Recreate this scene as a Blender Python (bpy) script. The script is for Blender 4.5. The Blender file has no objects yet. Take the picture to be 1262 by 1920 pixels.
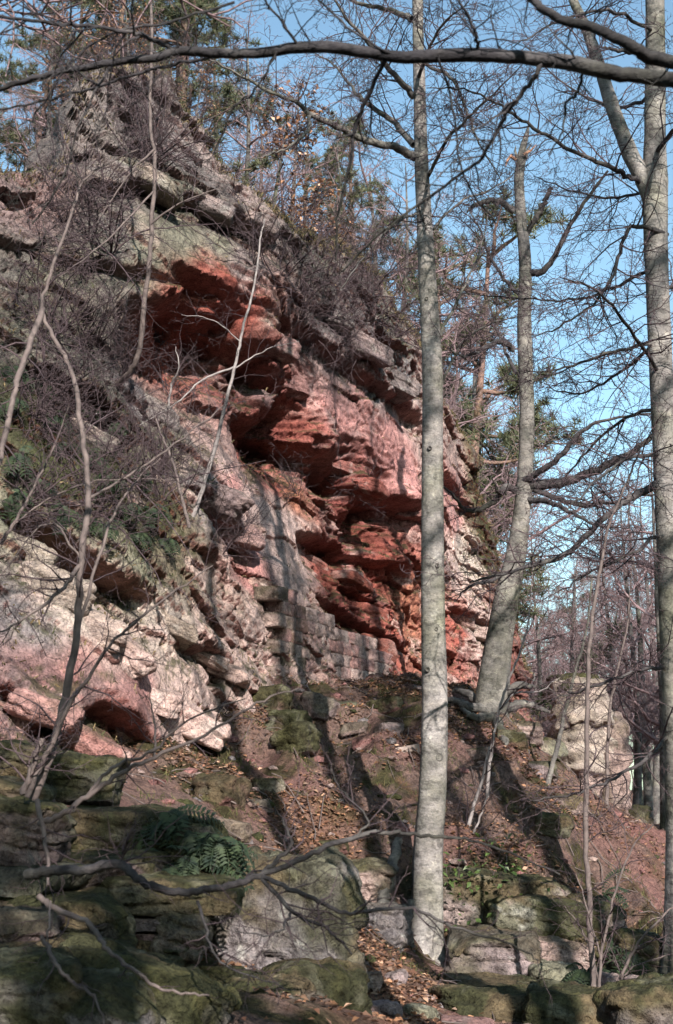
import bpy, math, random
import numpy as np
from mathutils import Vector

# ------------------------------------------------------------------ camera, sky, sun, exposure
scn = bpy.context.scene
col = scn.collection
PITCH = math.radians(11.0); EYE = 1.6; FPX = 50.0 / 36.0 * 1920.0
SUN_AZ = math.radians(15.0); SUN_EL = math.radians(29.0)
cam_d = bpy.data.cameras.new('camera'); cam = bpy.data.objects.new('camera', cam_d); col.objects.link(cam)
cam.location = (0, 0, EYE); cam.rotation_euler = (math.pi / 2 + PITCH, 0, 0)
cam_d.sensor_fit = 'VERTICAL'; cam_d.sensor_height = 36.0; cam_d.lens = 50.0
cam_d.clip_start = 0.05; cam_d.clip_end = 2000
cam_d.dof.use_dof = True; cam_d.dof.focus_distance = 16.0; cam_d.dof.aperture_fstop = 5.6
scn.camera = cam
world = bpy.data.worlds.new('World'); scn.world = world; world.use_nodes = True
wn = world.node_tree; bg = wn.nodes['Background']
sky = wn.nodes.new('ShaderNodeTexSky'); sky.sky_type = 'NISHITA'; sky.sun_disc = False
sky.sun_elevation = SUN_EL; sky.sun_rotation = math.pi - SUN_AZ
sky.altitude = 300; sky.air_density = 1.0; sky.dust_density = 1.0; sky.ozone_density = 1.0
tint = wn.nodes.new('ShaderNodeMix'); tint.data_type = 'RGBA'; tint.blend_type = 'MULTIPLY'; tint.inputs[0].default_value = 1.0
tint.inputs[7].default_value = (.86, 1.08, 1.03, 1); wn.links.new(sky.outputs[0], tint.inputs[6]); hs = wn.nodes.new('ShaderNodeHueSaturation'); hs.inputs['Saturation'].default_value = .92; hs.inputs['Value'].default_value = 1.0
wn.links.new(tint.outputs[2], hs.inputs['Color']); wn.links.new(hs.outputs[0], bg.inputs[0]); bg.inputs[1].default_value = 0.115
sun_d = bpy.data.lights.new('sun', 'SUN'); sun_d.energy = 5.0; sun_d.angle = math.radians(0.5); sun_d.color = (1.0, 0.915, 0.86)
sun = bpy.data.objects.new('sun', sun_d); col.objects.link(sun)
TOSUN = Vector((math.sin(SUN_AZ) * math.cos(SUN_EL), -math.cos(SUN_AZ) * math.cos(SUN_EL), math.sin(SUN_EL)))
sun.rotation_euler = (-TOSUN).to_track_quat('-Z', 'Y').to_euler()
scn.view_settings.view_transform = 'Standard'; scn.view_settings.look = 'None'
scn.view_settings.exposure = 1.0; scn.view_settings.gamma = 1.0
try: scn.cycles.use_adaptive_sampling = True; scn.cycles.adaptive_threshold = .03; scn.cycles.max_bounces = 3; scn.cycles.diffuse_bounces = 1; scn.cycles.glossy_bounces = 1
except Exception: pass

# ------------------------------------------------------------------ maths helpers
RS = np.random.RandomState
cp, sp = math.cos(PITCH), math.sin(PITCH)
def raydir(px, py):
    a = (px - 631.0) / FPX; v = (960.0 - py) / FPX
    return np.array([a, cp - v * sp, sp + v * cp])
def P(px, py, y):
    d = raydir(px, py)
    return np.array([0, 0, EYE]) + d * (y / d[1])
def PL(pts, y=None):
    return np.array([P(q[0], q[1], q[2] if len(q) > 2 else y) for q in pts])

def _h(ix, iy, iz, seed):
    n = (ix * 374761393 + iy * 668265263 + iz * 1442695041 + seed * 974711) & 0xFFFFFFFF
    n = ((n ^ (n >> 13)) * 1274126177) & 0xFFFFFFFF
    n = ((n ^ (n >> 16)) * 2246822519) & 0xFFFFFFFF
    n = n ^ (n >> 15)
    return (n & 0xFFFFFF) / float(0x1000000)
_TAB = (RS(5).rand(64 * 64 * 64) * 2 - 1).astype(np.float32)
def vnoise(p, seed=0):
    p = np.asarray(p, dtype=np.float32); sh = p.shape[:-1]; p = p.reshape(-1, 3)
    fl = np.floor(p); f = p - fl; f = f * f * (3 - 2 * f); i = fl.astype(np.int32)
    x0 = (i[:, 0] + seed * 13) & 63; y0 = ((i[:, 1] + seed * 29) & 63) << 6; z0 = ((i[:, 2] + seed * 7 + (seed >> 3)) & 63) << 12
    x1 = (x0 + 1) & 63; y1 = (y0 + 64) & 4095; z1 = (z0 + 4096) & 262143
    fx, fy, fz = f[:, 0], f[:, 1], f[:, 2]; T = _TAB
    def ln(y, z):
        a = T[x0 + y + z]; return a + (T[x1 + y + z] - a) * fx
    a = ln(y0, z0); a += (ln(y1, z0) - a) * fy
    b = ln(y0, z1); b += (ln(y1, z1) - b) * fy
    return (a + (b - a) * fz).reshape(sh)
def fbm(p, octv=4, seed=0, gain=0.5, lac=2.03):
    p = np.asarray(p, dtype=np.float32); a = 1.0; r = 0; t = 0
    for k in range(octv):
        r = r + a * vnoise(p, seed + 17 * k); t += a; a *= gain; p = p * lac + 3.7
    return r / t
def ridged(p, octv=4, seed=0):
    p = np.asarray(p, dtype=np.float32); a = 1.0; r = 0; t = 0
    for k in range(octv):
        r = r + a * (1 - 2 * np.abs(vnoise(p, seed + 29 * k))); t += a; a *= .5; p = p * 2.1 + 1.3
    return r / t
def sstep(a, b, x):
    t = np.clip((x - a) / (b - a), 0, 1); return t * t * (3 - 2 * t)
def mix(a, b, t):
    t = np.asarray(t)[..., None]; return a * (1 - t) + np.asarray(b) * t
def nrm(v):
    return v / np.maximum(np.linalg.norm(v, axis=-1, keepdims=True), 1e-9)

def cell_facets(U, Z, du, dz, seed, dip):
    a = U / du; b = (Z + dip * (U - 9)) / dz; ia = np.floor(a).astype(np.int64); ib = np.floor(b).astype(np.int64); o = np.zeros_like(ia)
    best = np.full(U.shape, 9e9, np.float32); sec = best.copy(); val = np.zeros(U.shape, np.float32)
    for i in (-1, 0, 1):
        for j in (-1, 0, 1):
            ca, cb = ia + i, ib + j; x = ca + .1 + .8 * _h(ca, cb, o, seed); y = cb + .1 + .8 * _h(ca, cb, o, seed + 1); dx = a - x; dy = b - y; d = np.abs(dx) ** 1.5 + np.abs(dy) ** 1.5
            v = (_h(ca, cb, o, seed + 2) - .5) * 1.2 + dx * (_h(ca, cb, o, seed + 3) - .5) * 1.3 + dy * (_h(ca, cb, o, seed + 4) - .62) * 1.5
            m = d < best; sec = np.where(m, best, np.minimum(sec, d)); val = np.where(m, v, val); best = np.where(m, d, best)
    return val - .5 * np.exp(-((sec - best) / .05) ** 2)

def rbf_fit(XY, V, smooth=0.02):
    XY = np.asarray(XY, float); V = np.asarray(V, float); n = len(V)
    K = np.linalg.norm(XY[:, None] - XY[None], axis=-1) - smooth * np.eye(n)
    A = np.zeros((n + 3, n + 3)); A[:n, :n] = K; A[:n, n] = 1; A[:n, n + 1:] = XY; A[n, :n] = 1; A[n + 1:, :n] = XY.T
    w = np.linalg.solve(A + 1e-9 * np.eye(n + 3), np.concatenate([V, np.zeros(3)]))
    def ev(Q):
        Q = np.asarray(Q, float); sh = Q.shape[:-1]; q = Q.reshape(-1, 2); out = np.empty(len(q))
        for s in range(0, len(q), 40000):
            b = q[s:s + 40000]; dx = (b[:, :1] - XY[None, :, 0]).astype(np.float32); dy = (b[:, 1:] - XY[None, :, 1]).astype(np.float32)
            out[s:s + 40000] = np.sqrt(dx * dx + dy * dy) @ w[:n] + w[n] + b @ w[n + 1:]
        return out.reshape(sh)
    return ev

# ------------------------------------------------------------------ object helpers
def mesh(name, V, F, mat=None, C=None, smooth=True, N=None):
    """F: int array (n,3) or (n,4); C: per-vertex rgba"""
    V = np.asarray(V, np.float32); F = np.asarray(F, np.int32)
    me = bpy.data.meshes.new(name); k = F.shape[1]
    me.vertices.add(len(V)); me.vertices.foreach_set('co', V.ravel())
    me.loops.add(F.size); me.loops.foreach_set('vertex_index', F.ravel())
    me.polygons.add(len(F)); me.polygons.foreach_set('loop_start', np.arange(0, F.size, k, dtype=np.int32))
    me.polygons.foreach_set('use_smooth', np.full(len(F), smooth, dtype=bool))
    if C is not None:
        at = me.attributes.new('col', 'FLOAT_COLOR', 'POINT'); at.data.foreach_set('color', np.asarray(C, np.float32).ravel())
    me.update(calc_edges=True)
    if N is not None: me.normals_split_custom_set_from_vertices(np.asarray(N, np.float32).tolist())
    if mat: me.materials.append(mat)
    return me
def obj(name, me, parent=None, label=None, cat=None, group=None, kind=None, loc=None):
    o = bpy.data.objects.new(name, me); col.objects.link(o)
    if parent is not None: o.parent = parent
    if label: o['label'] = label
    if cat: o['category'] = cat
    if group: o['group'] = group
    if kind: o['kind'] = kind
    if loc is not None: o.location = tuple(float(c) for c in loc)
    return o
def thing(name, loc, label, cat, group=None):
    o = obj(name, None, None, label, cat, group, None, loc); o.empty_display_size = 0.1; return o
def sub(V, root):                       # world coordinates -> the thing's own
    return np.asarray(V) - np.array(root.location)

def tubes(polys, rads, sides):
    """all tubes of a list as one vertex / quad array"""
    VV, FF, off = [], [], 0
    by = {}
    for p, r in zip(polys, rads): by.setdefault(len(p), []).append((p, r))
    ang = np.linspace(0, 2 * math.pi, sides, endpoint=False)
    for n, lst in by.items():
        A = np.array([q[0] for q in lst]); R = np.array([q[1] for q in lst]); N = len(lst)
        T = nrm(np.gradient(A, axis=1)); m = nrm(A[:, -1] - A[:, 0])
        ref = np.where((np.abs(m[:, 2]) < .75)[:, None], np.array([0, 0, 1.]), np.array([1., 0.1, 0]))[:, None, :]
        S = nrm(np.cross(T, ref)); U = np.cross(S, T)
        V = A[:, :, None] + R[:, :, None, None] * (np.cos(ang)[None, None, :, None] * S[:, :, None] + np.sin(ang)[None, None, :, None] * U[:, :, None])
        V = V.reshape(-1, 3)
        b = (np.arange(N) * n * sides)[:, None, None] + (np.arange(n - 1) * sides)[None, :, None]
        i = np.arange(sides)[None, None]; j = (i + 1) % sides
        F = np.stack([b + i, b + j, b + sides + j, b + sides + i], -1).reshape(-1, 4)
        VV.append(V); FF.append(F + off); off += len(V)
    return np.concatenate(VV), np.concatenate(FF)

def smoothline(pts, per=5, jit=0.0, rng=None):
    pts = np.asarray(pts, float); n = len(pts)
    E = np.vstack([2 * pts[0] - pts[1], pts, 2 * pts[-1] - pts[-2]]); out = []
    for i in range(n - 1):
        a, b, c, d = E[i:i + 4]
        for k in range(per):
            t = k / per
            out.append(.5 * ((2 * b) + (-a + c) * t + (2 * a - 5 * b + 4 * c - d) * t * t + (-a + 3 * b - 3 * c + d) * t ** 3))
    out.append(pts[-1]); out = np.array(out)
    if jit and rng is not None: out[1:-1] += rng.normal(0, jit, out[1:-1].shape)
    return out
def arclen(p):
    return np.concatenate([[0], np.cumsum(np.linalg.norm(np.diff(p, axis=0), axis=1))])
def at_len(p, s, t):
    x = t * s[-1]; return np.array([np.interp(x, s, p[:, k]) for k in range(3)])

def grow(rng, p, d, L, n, wig, up):
    pts = [np.array(p, float)]; d = np.array(d, float); d /= np.linalg.norm(d) + 1e-9
    for k in range(n - 1):
        d = d + rng.normal(0, wig, 3) + np.array([0, 0, up]); d /= np.linalg.norm(d) + 1e-9
        pts.append(pts[-1] + d * L / (n - 1))
    return np.array(pts)
def branchlets(rng, poly, r, count, L, lvl=2, wig=.28, up=.05, start=.12, out=None, flat=0.45, rmin=.0022, sub_n=1.0, gravity=0):
    """side shoots of a limb, and their twigs, as (polyline, radii)"""
    if out is None: out = []
    s = arclen(poly)
    if s[-1] < 1e-3: return out
    side = rng.choice([-1, 1])
    for k in range(count):
        t = start + (1 - start) * (k + rng.rand()) / count
        p = at_len(poly, s, min(t, .995)); q = at_len(poly, s, min(t + .03, 1.0)); o = at_len(poly, s, max(t - .03, 0))
        T = q - o; T /= np.linalg.norm(T) + 1e-9
        S = np.cross(T, [0, 0, 1.0]); S /= np.linalg.norm(S) + 1e-6; W = np.cross(S, T)
        side = -side
        a = rng.normal(0, flat) * 1.6
        d = T * rng.uniform(.35, .95) + (S * math.cos(a) * side + W * math.sin(a)) + np.array([0, 0, gravity])
        ll = L * rng.uniform(.45, 1.15) * (1 - .45 * t)
        rr = float(np.interp(t, np.linspace(0, 1, len(r)), r)) * .6
        r0 = max(min(rr, .0025 + ll * .0075), rmin)
        n = 7 if lvl > 1 else (6 if lvl else 4)
        pp = grow(rng, p, d, ll, n, wig, up); ra = np.linspace(r0, rmin * .6, n)
        out.append((pp, ra))
        if lvl > 0:
            branchlets(rng, pp, ra, max(2, int((3 + ll * 4.5) * sub_n)), ll * .5, lvl - 1, wig * 1.1, up, .15, out, flat * 1.2, rmin, sub_n, gravity)
    return out
def twig_mesh(name, lst, mat, root=None, sides=3, off=None):
    V, F = tubes([q[0] for q in lst], [q[1] for q in lst], sides)
    if root is not None: V = sub(V, root)
    return mesh(name, V, F, mat)

# ------------------------------------------------------------------ materials
def mat_new(name, rough=0.9, spec=0.2):
    m = bpy.data.materials.new(name); m.use_nodes = True; nt = m.node_tree
    b = nt.nodes['Principled BSDF']; b.inputs['Roughness'].default_value = rough
    b.inputs['Specular IOR Level'].default_value = spec
    return m, nt, b
def nd(nt, t, **kw):
    n = nt.nodes.new(t)
    for k, v in kw.items():
        if k in n.inputs: n.inputs[k].default_value = v
        else: setattr(n, k, v)
    return n
def noise(nt, vec, scale, detail=6, rough=.6):
    n = nd(nt, 'ShaderNodeTexNoise', Scale=scale, Detail=detail, Roughness=rough); nt.links.new(vec, n.inputs['Vector']); return n.outputs['Fac']
def ramp(nt, fac, stops):
    n = nt.nodes.new('ShaderNodeValToRGB'); el = n.color_ramp.elements
    while len(el) < len(stops): el.new(.5)
    for e, (p, c) in zip(el, stops): e.position = p; e.color = (*c, 1) if len(c) == 3 else c
    nt.links.new(fac, n.inputs[0]); return n.outputs[0]
def mulcol(nt, a, b, f=1.0, mode='MULTIPLY'):
    n = nt.nodes.new('ShaderNodeMix'); n.data_type = 'RGBA'; n.blend_type = mode; n.inputs[0].default_value = f
    nt.links.new(a, n.inputs[6]); nt.links.new(b, n.inputs[7]); return n.outputs[2]
def bump(nt, b, h, strength, dist, prev=None):
    n = nd(nt, 'ShaderNodeBump', Strength=strength, Distance=dist); nt.links.new(h, n.inputs['Height'])
    if prev is not None: nt.links.new(prev, n.inputs['Normal'])
    nt.links.new(n.outputs[0], b.inputs['Normal']); return n.outputs[0]

def rock_material():
    m, nt, b = mat_new('rock_with_lichen', .95, .12)
    at = nd(nt, 'ShaderNodeAttribute', attribute_name='col'); geo = nt.nodes.new('ShaderNodeNewGeometry'); pos = geo.outputs['Position']
    n1 = noise(nt, pos, 9, 4, .7); n2 = noise(nt, pos, 42, 3, .72)
    wv = nt.nodes.new('ShaderNodeTexNoise'); wv.inputs['Scale'].default_value = 3.0; wv.inputs['Detail'].default_value = 1; nt.links.new(pos, wv.inputs['Vector'])
    mp = nd(nt, 'ShaderNodeMapping'); mp.inputs['Scale'].default_value = (1.3, 1.3, 3.0); mp.inputs['Rotation'].default_value = (0, .22, 0); nt.links.new(pos, mp.inputs['Vector'])
    ad = nt.nodes.new('ShaderNodeVectorMath'); ad.operation = 'MULTIPLY_ADD'; nt.links.new(wv.outputs['Color'], ad.inputs[0]); ad.inputs[1].default_value = (.9, .9, .9); nt.links.new(mp.outputs[0], ad.inputs[2])
    vo = nt.nodes.new('ShaderNodeTexVoronoi'); vo.feature = 'DISTANCE_TO_EDGE'; vo.inputs['Scale'].default_value = 1.7; nt.links.new(ad.outputs[0], vo.inputs['Vector'])
    c = mulcol(nt, at.outputs['Color'], ramp(nt, n1, [(.3, (.50, .48, .48)), (.5, (1, 1, 1)), (.72, (1.32, 1.28, 1.22))]))
    c = mulcol(nt, c, ramp(nt, n2, [(.32, (.50, .50, .52)), (.5, (1, 1, 1)), (.72, (1.36, 1.34, 1.3))]))
    c = mulcol(nt, c, ramp(nt, vo.outputs['Distance'], [(0, (.45, .43, .42)), (.018, (1, 1, 1))]), .55)
    nt.links.new(c, b.inputs['Base Color'])
    p = bump(nt, b, n1, .9, .05); bump(nt, b, n2, .9, .02, p)
    return m
def ground_material():
    m, nt, b = mat_new('earth_and_moss', 1.0, .05)
    at = nd(nt, 'ShaderNodeAttribute', attribute_name='col'); geo = nt.nodes.new('ShaderNodeNewGeometry'); pos = geo.outputs['Position']
    n1 = noise(nt, pos, 14, 5, .7); n2 = noise(nt, pos, 55, 3, .7)
    c = mulcol(nt, at.outputs['Color'], ramp(nt, n1, [(.3, (.45, .43, .42)), (.5, (1, 1, 1)), (.72, (1.5, 1.4, 1.3))]))
    c = mulcol(nt, c, ramp(nt, n2, [(.32, (.6, .6, .6)), (.5, (1, 1, 1)), (.7, (1.35, 1.3, 1.25))]))
    nt.links.new(c, b.inputs['Base Color'])
    p = bump(nt, b, n1, 1, .06); bump(nt, b, n2, 1, .02, p)
    return m
def bark_material(name, base, dark, light, ring=True):
    m, nt, b = mat_new(name, .85, .2)
    geo = nt.nodes.new('ShaderNodeNewGeometry'); pos = geo.outputs['Position']
    mp = nd(nt, 'ShaderNodeMapping'); mp.inputs['Scale'].default_value = (1.5, 1.5, 3.6) if ring else (9, 9, 1.6); nt.links.new(pos, mp.inputs['Vector'])
    n0 = noise(nt, pos, 3.2, 5, .65); n1 = noise(nt, mp.outputs[0], 4.0, 4, .7); n2 = noise(nt, pos, 60, 2, .6)
    c = ramp(nt, n0, [(.3, dark), (.5, base), (.68, light)])
    c = mulcol(nt, c, ramp(nt, n1, [(.3, (.55, .55, .56)), (.5, (1, 1, 1)), (.7, (1.22, 1.2, 1.15))]))
    c = mulcol(nt, c, ramp(nt, n2, [(.3, (.75, .75, .75)), (.55, (1, 1, 1)), (.75, (1.15, 1.15, 1.1))]))
    n3 = noise(nt, pos, 1.1, 4, .6); c = mulcol(nt, c, ramp(nt, n3, [(.35, (.62, .66, .52)), (.55, (1, 1, 1)), (.7, (1.15, 1.13, 1.1))]))
    n4 = noise(nt, pos, 13, 3, .6); c = mulcol(nt, c, ramp(nt, n4, [(.36, (.6, .6, .6)), (.46, (1, 1, 1)), (.62, (1, 1, 1)), (.70, (1.5, 1.5, 1.42))]))
    nt.links.new(c, b.inputs['Base Color'])
    p = bump(nt, b, n1, .7, .025); bump(nt, b, n4, .5, .01, p)
    return m
def flat_material(name, c0, c1, rough=.8, scale=25, trans=0.0):
    m, nt, b = mat_new(name, rough, .2)
    geo = nt.nodes.new('ShaderNodeNewGeometry')
    n = noise(nt, geo.outputs['Position'], scale, 4, .6)
    nt.links.new(ramp(nt, n, [(.35, c0), (.65, c1)]), b.inputs['Base Color'])
    return m
def attr_material(name, rough=.8):
    m, nt, b = mat_new(name, rough, .25)
    at = nd(nt, 'ShaderNodeAttribute', attribute_name='col'); nt.links.new(at.outputs['Color'], b.inputs['Base Color'])
    return m
M_ROCK = rock_material(); M_GROUND = ground_material()
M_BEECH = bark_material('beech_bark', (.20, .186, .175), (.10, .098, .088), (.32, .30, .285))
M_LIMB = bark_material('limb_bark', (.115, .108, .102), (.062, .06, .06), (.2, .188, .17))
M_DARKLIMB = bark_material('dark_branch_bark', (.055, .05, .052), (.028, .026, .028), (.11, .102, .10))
M_NEAR = bark_material('shaded_near_limb_bark', (.045, .042, .046), (.022, .021, .024), (.105, .10, .10))  # bark made near black: the shade on the near limbs is in the colour
M_SNAG = bark_material('snag_bark', (.15, .14, .128), (.07, .07, .06), (.25, .235, .215))
M_TWIG = flat_material('twig_bark', (.05, .036, .041), (.10, .072, .075))
M_PALE = flat_material('pale_sapling_bark', (.17, .15, .145), (.30, .27, .255), .7, 14)
M_SAP = flat_material('brown_sapling_bark', (.085, .068, .064), (.165, .132, .12), .75, 14)
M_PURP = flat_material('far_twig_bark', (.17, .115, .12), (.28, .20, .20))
M_PINEBARK = bark_material('pine_bark', (.21, .135, .11), (.13, .09, .08), (.3, .19, .15), False)
M_NEEDLE = flat_material('pine_needles', (.05, .062, .035), (.11, .115, .06), .6, 6)
M_LEAF = attr_material('dead_leaves', .75)
M_FERN = flat_material('shaded_fern_green', (.013, .024, .016), (.042, .06, .028), .65, 12)  # green darkened to hold the shade the foreground ferns stand in
M_IVY = flat_material('ivy_green', (.03, .055, .015), (.08, .12, .035), .45, 16)
M_GRASS = attr_material('dry_grass', .8)
M_WOOD = flat_material('broken_wood', (.22, .11, .07), (.36, .2, .13), .8, 30)
M_PLANK = flat_material('weathered_plank', (.22, .17, .15), (.36, .29, .25), .85, 18)

# ------------------------------------------------------------------ colours of rock, earth and moss
RED = np.array([.285, .09, .07]); DRED = np.array([.19, .066, .058]); PINK = np.array([.38, .195, .18]); PALE = np.array([.46, .345, .31])
CREAM = np.array([.47, .40, .345]); GREY = np.array([.205, .185, .185]); LICH = np.array([.20, .195, .142]); MOSS = np.array([.034, .036, .016])
DMOSS = np.array([.042, .048, .022]); EARTH = np.array([.15, .105, .09]); LITTER = np.array([.19, .105, .075]); DARK = np.array([.10, .085, .08]); ORANGE = np.array([.34, .15, .10])
BROWNV = np.array([.14, .105, .065])

# ------------------------------------------------------------------ ground: one sheet to the horizon
GL = [(860,1340,17.1),(930,1350,17.4),(760,1300,18.5),(700,1300,19.8),(580,1296,18.3),(520,1296,17.2),(480,1352,16),(430,1452,14),(640,1400,16.8),
      (760,1400,16.2),(560,1480,14.5),(700,1500,15),(800,1500,15),(900,1500,15.2),(960,1450,16),(500,1560,12.8),(600,1580,13),(720,1600,13.6),(850,1600,13.8),
      (980,1600,14.2),(1080,1700,13.9),(1040,1550,15.2),(720,1690,13.1),(850,1700,13.4),(1000,1730,13.3),(730,1790,12.2),(800,1818,12.7),(900,1850,12.4),(1000,1840,12.5),
      (680,1900,9.6),(850,1915,9.6),(640,1730,11.6),(615,1650,12.4),(1150,1690,14.6),(1250,1650,17),(1200,1600,20),(1110,1560,19.5),(1040,1450,18.3),(1180,1850,12.2),(1250,1900,10.5),
      (970,1335,19.5),(1040,1460,21),(1100,1570,24.5),(1000,1400,24),(300,1560,10.2),(400,1520,11.5),(200,1640,8.5),(100,1750,7),(400,1800,8.4),(500,1850,9.2),(560,1780,10.2),(300,1900,6.5)]
GX = [P(*g) for g in GL]
GX += [np.array(v, float) for v in [(0,4,.0),(2,3,.0),(-2,3,.15),(0,-4,0),(6,0,-.2),(6,8,-.3),(7,14,-.2),(8,20,.2),(6,26,.5),(4.5,30,.7),(10,30,.4),(9,45,.5),(15,60,.6),(0,60,.8),(-6,40,3),
       (-10,20,2),(-10,10,1.5),(-8,4,.8),(1.6,25,3.0),(1,24,3.1),(2.6,29,1.6),(15,15,-.4),(15,0,-.4),(-10,-5,.3),(60,100,.5),(-60,100,1.2),(60,-60,0),(-60,-60,0)]]
GX = np.array(GX)
_g = rbf_fit(GX[:, :2], GX[:, 2], .05)
def ground_z(x, y):
    x = np.asarray(x, float); y = np.asarray(y, float)
    z = _g(np.stack([x, y], -1)); far = sstep(60, 120, np.hypot(x, y)); z = z * (1 - far) + .6 * far
    q = np.stack([x, y, 0 * x], -1)
    near = 1 - sstep(35, 60, np.hypot(x, y))
    slope = sstep(11.5, 13, y) * (1 - sstep(20, 24, y))
    path = np.exp(-((x - (.22 - (y - 9.6) * .09)) / .42) ** 2) * (1 - sstep(12.5, 14, y))
    z = z + near * (.10 * fbm(q * .9, 3, 5) + (.07 * fbm(q * 3.1, 4, 9) + .24 * ridged(q * 1.2, 4, 12) * slope + .05 * ridged(q * 4.3, 3, 14) * slope) * (1 - .6 * path))
    return z
def axis_lines(a, b, step, lo, hi, g=1.25):
    c = list(np.arange(a, b, step)); s = step
    while c[-1] < hi: s *= g; c.append(c[-1] + s)
    s = step
    while c[0] > lo: s *= g; c.insert(0, c[0] - s)
    return np.array(c)
gx = axis_lines(-3.2, 6.2, .042, -900, 900); gy = axis_lines(6, 21, .040, -900, 900)
X, Y = np.meshgrid(gx, gy); Z = ground_z(X, Y)
nx, ny = len(gx), len(gy)
idx = np.arange(nx * ny).reshape(ny, nx)
GF = np.stack([idx[:-1, :-1], idx[:-1, 1:], idx[1:, 1:], idx[1:, :-1]], -1).reshape(-1, 4)
GV = np.stack([X, Y, Z], -1)
q = GV * np.array([1, 1, .6])
n_a = fbm(q * 1.1, 4, 31); n_b = fbm(q * 3.3, 4, 37); n_c = fbm(q * 7, 3, 41)
C = np.broadcast_to(EARTH, GV.shape).copy()
C = mix(C, PINK * .5, sstep(.0, .45, n_a + .3 * n_b) * .55)
C = mix(C, MOSS * 1.1, sstep(.02, .30, n_b + .25 * n_c - .04 + .22 * sstep(12.0, 13.0, Y) * (1 - sstep(13.8, 14.8, Y))) * .9)
pathm = np.exp(-((X - (.25 - (Y - 9.6) * .09)) / .36) ** 2) * (1 - sstep(12.8, 14.5, Y))
C = mix(C, LITTER, np.clip(pathm + .45 * sstep(.1, .5, n_c - n_a), 0, 1))
C = mix(C, PINK * .62, sstep(2.6, 3.6, X) * (1 - sstep(24, 30, Y)) * .75 * sstep(-.5, .1, n_a) * sstep(14, 15, Y))
C = mix(C, LITTER * .8, sstep(26, 30, Y) * .8)
C = mix(C, MOSS * 1.15, .9 * (1 - sstep(8.2, 9.2, Y)) * (1 - sstep(-.1, .25, X)) * sstep(-.35, .05, n_b))
C = np.concatenate([C, np.ones(C.shape[:2] + (1,))], -1)
ground = obj('ground', mesh('ground', GV.reshape(-1, 3), GF, M_GROUND, C.reshape(-1, 4)), kind='structure')

# ------------------------------------------------------------------ the cliff: relief over its own plan line (u along it, z up, h towards its front)
A35 = math.radians(35); TU = np.array([math.cos(A35), math.sin(A35)]); TN = np.array([math.sin(A35), -math.cos(A35)])
PLAN = np.array([(-9, 11.6), (-6, 13.4), (-3.5, 14.9), (-2.4, 16.5), (-1, 18.3), (-.1, 20.3), (.8, 22.3), (1.6, 24.5), (2.6, 27), (3.3, 28.5), (4.2, 30.4), (5.5, 34)], float)
PU = PLAN @ TU; PH = PLAN @ TN
def h0(u): return np.interp(u, PU, PH)
TT = np.linspace(5, 50, 3000)
def onface(px, py, delta=0.0):
    """where the sight line meets the cliff plan line brought forward by delta: (u, z)"""
    d = raydir(px, py); pts = np.array([0, 0, EYE]) + d[None] * TT[:, None]
    u = pts[:, :2] @ TU; h = pts[:, :2] @ TN
    k = np.argmax(h - (h0(u) + delta) < 0)
    return np.array([u[k], pts[k, 2]])
DL = [(30,400,0),(60,500,.3),(30,600,.7),(100,700,1.0),(50,800,1.4),(150,850,1.3),(50,950,1.9),(100,1050,2.2),(50,1150,2.6),(150,1250,2.7),(250,1350,2.7),(30,1300,3.1),(100,1400,3.3),(300,1450,2.6),(420,1440,1.7),
      (150,1120,2.5),(210,1190,2.45),(260,1260,2.4),(210,1080,1.9),(280,1180,1.8),(340,1300,1.9),(190,1340,2.5),(240,1390,2.3),
      (250,200,-.3),(250,300,-.15),(330,300,-.25),(420,330,-.35),(200,345,.3),(300,345,.45),(400,400,.3),(480,430,.2),(150,300,-.1),(300,370,.15),
      (150,450,.4),(250,450,.5),(350,450,.4),(150,560,.65),(250,545,.75),(340,545,.6),(420,560,.5),(180,640,.55),
      (300,605,-.35),(380,630,-.6),(330,680,-.4),(430,700,-.7),(480,770,-.6),(450,620,.1),(400,590,.1),
      (450,520,.55),(520,640,.65),(555,725,.65),(500,560,.6),(585,745,-.1),(500,700,-.1),(540,770,-.4),
      (240,650,.2),(260,720,.5),(330,790,.55),(400,870,.65),(420,950,.8),(300,850,.9),(250,950,1.4),(350,1000,1.15),(300,1100,1.5),(400,1100,1.0),(400,1250,1.3),(450,1150,.85),(200,750,.8),(220,850,1.1),
      (600,520,.35),(680,600,.45),(760,700,.4),(620,640,.3),(700,730,.3),(560,560,.35),(650,690,.15),
      (600,770,.05),(680,830,.12),(760,890,.25),(650,770,.08),(740,810,.15),(620,850,.2),(700,920,.35),(765,940,.3),
      (480,830,-.6),(510,900,.05),(600,905,-.75),(660,955,-.75),(640,1000,-.55),(500,790,-.75),(560,860,-.35),(560,930,.05),
      (430,880,.3),(480,990,.15),(560,980,.0),(530,1060,.3),(470,1040,.5),
      (620,1080,.05),(690,1000,-.3),(700,1100,.25),(640,1150,.2),(720,1200,.35),(740,1060,.1),(600,1040,-.15),(600,1110,.3),
      (800,900,.2),(830,800,.0),(860,950,0),(860,1100,.2),(900,1180,.4),(830,1200,.2),(940,1200,.3),(765,1180,-.1),(860,1060,-.1),(880,850,-.2),
      (500,1200,.75),(600,1230,.6),(700,1285,.5)]
LM = np.array([onface(*d) for d in DL]); LV = np.array([d[2] for d in DL])
_extra = np.array([(2, 0, 3.0), (2, 4, 2.2), (2, 9, .3), (21.5, 3, -.4), (21.5, 6, -.5), (19, 9, -.6), (14, 10, -.2), (10, 12, -.3), (6, 11, -.3), (12, 1, 1), (16, 1, .8), (20, 1, .8)])
_d = rbf_fit(np.vstack([LM, _extra[:, :2]]), np.concatenate([LV, _extra[:, 2]]), .015)
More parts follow.
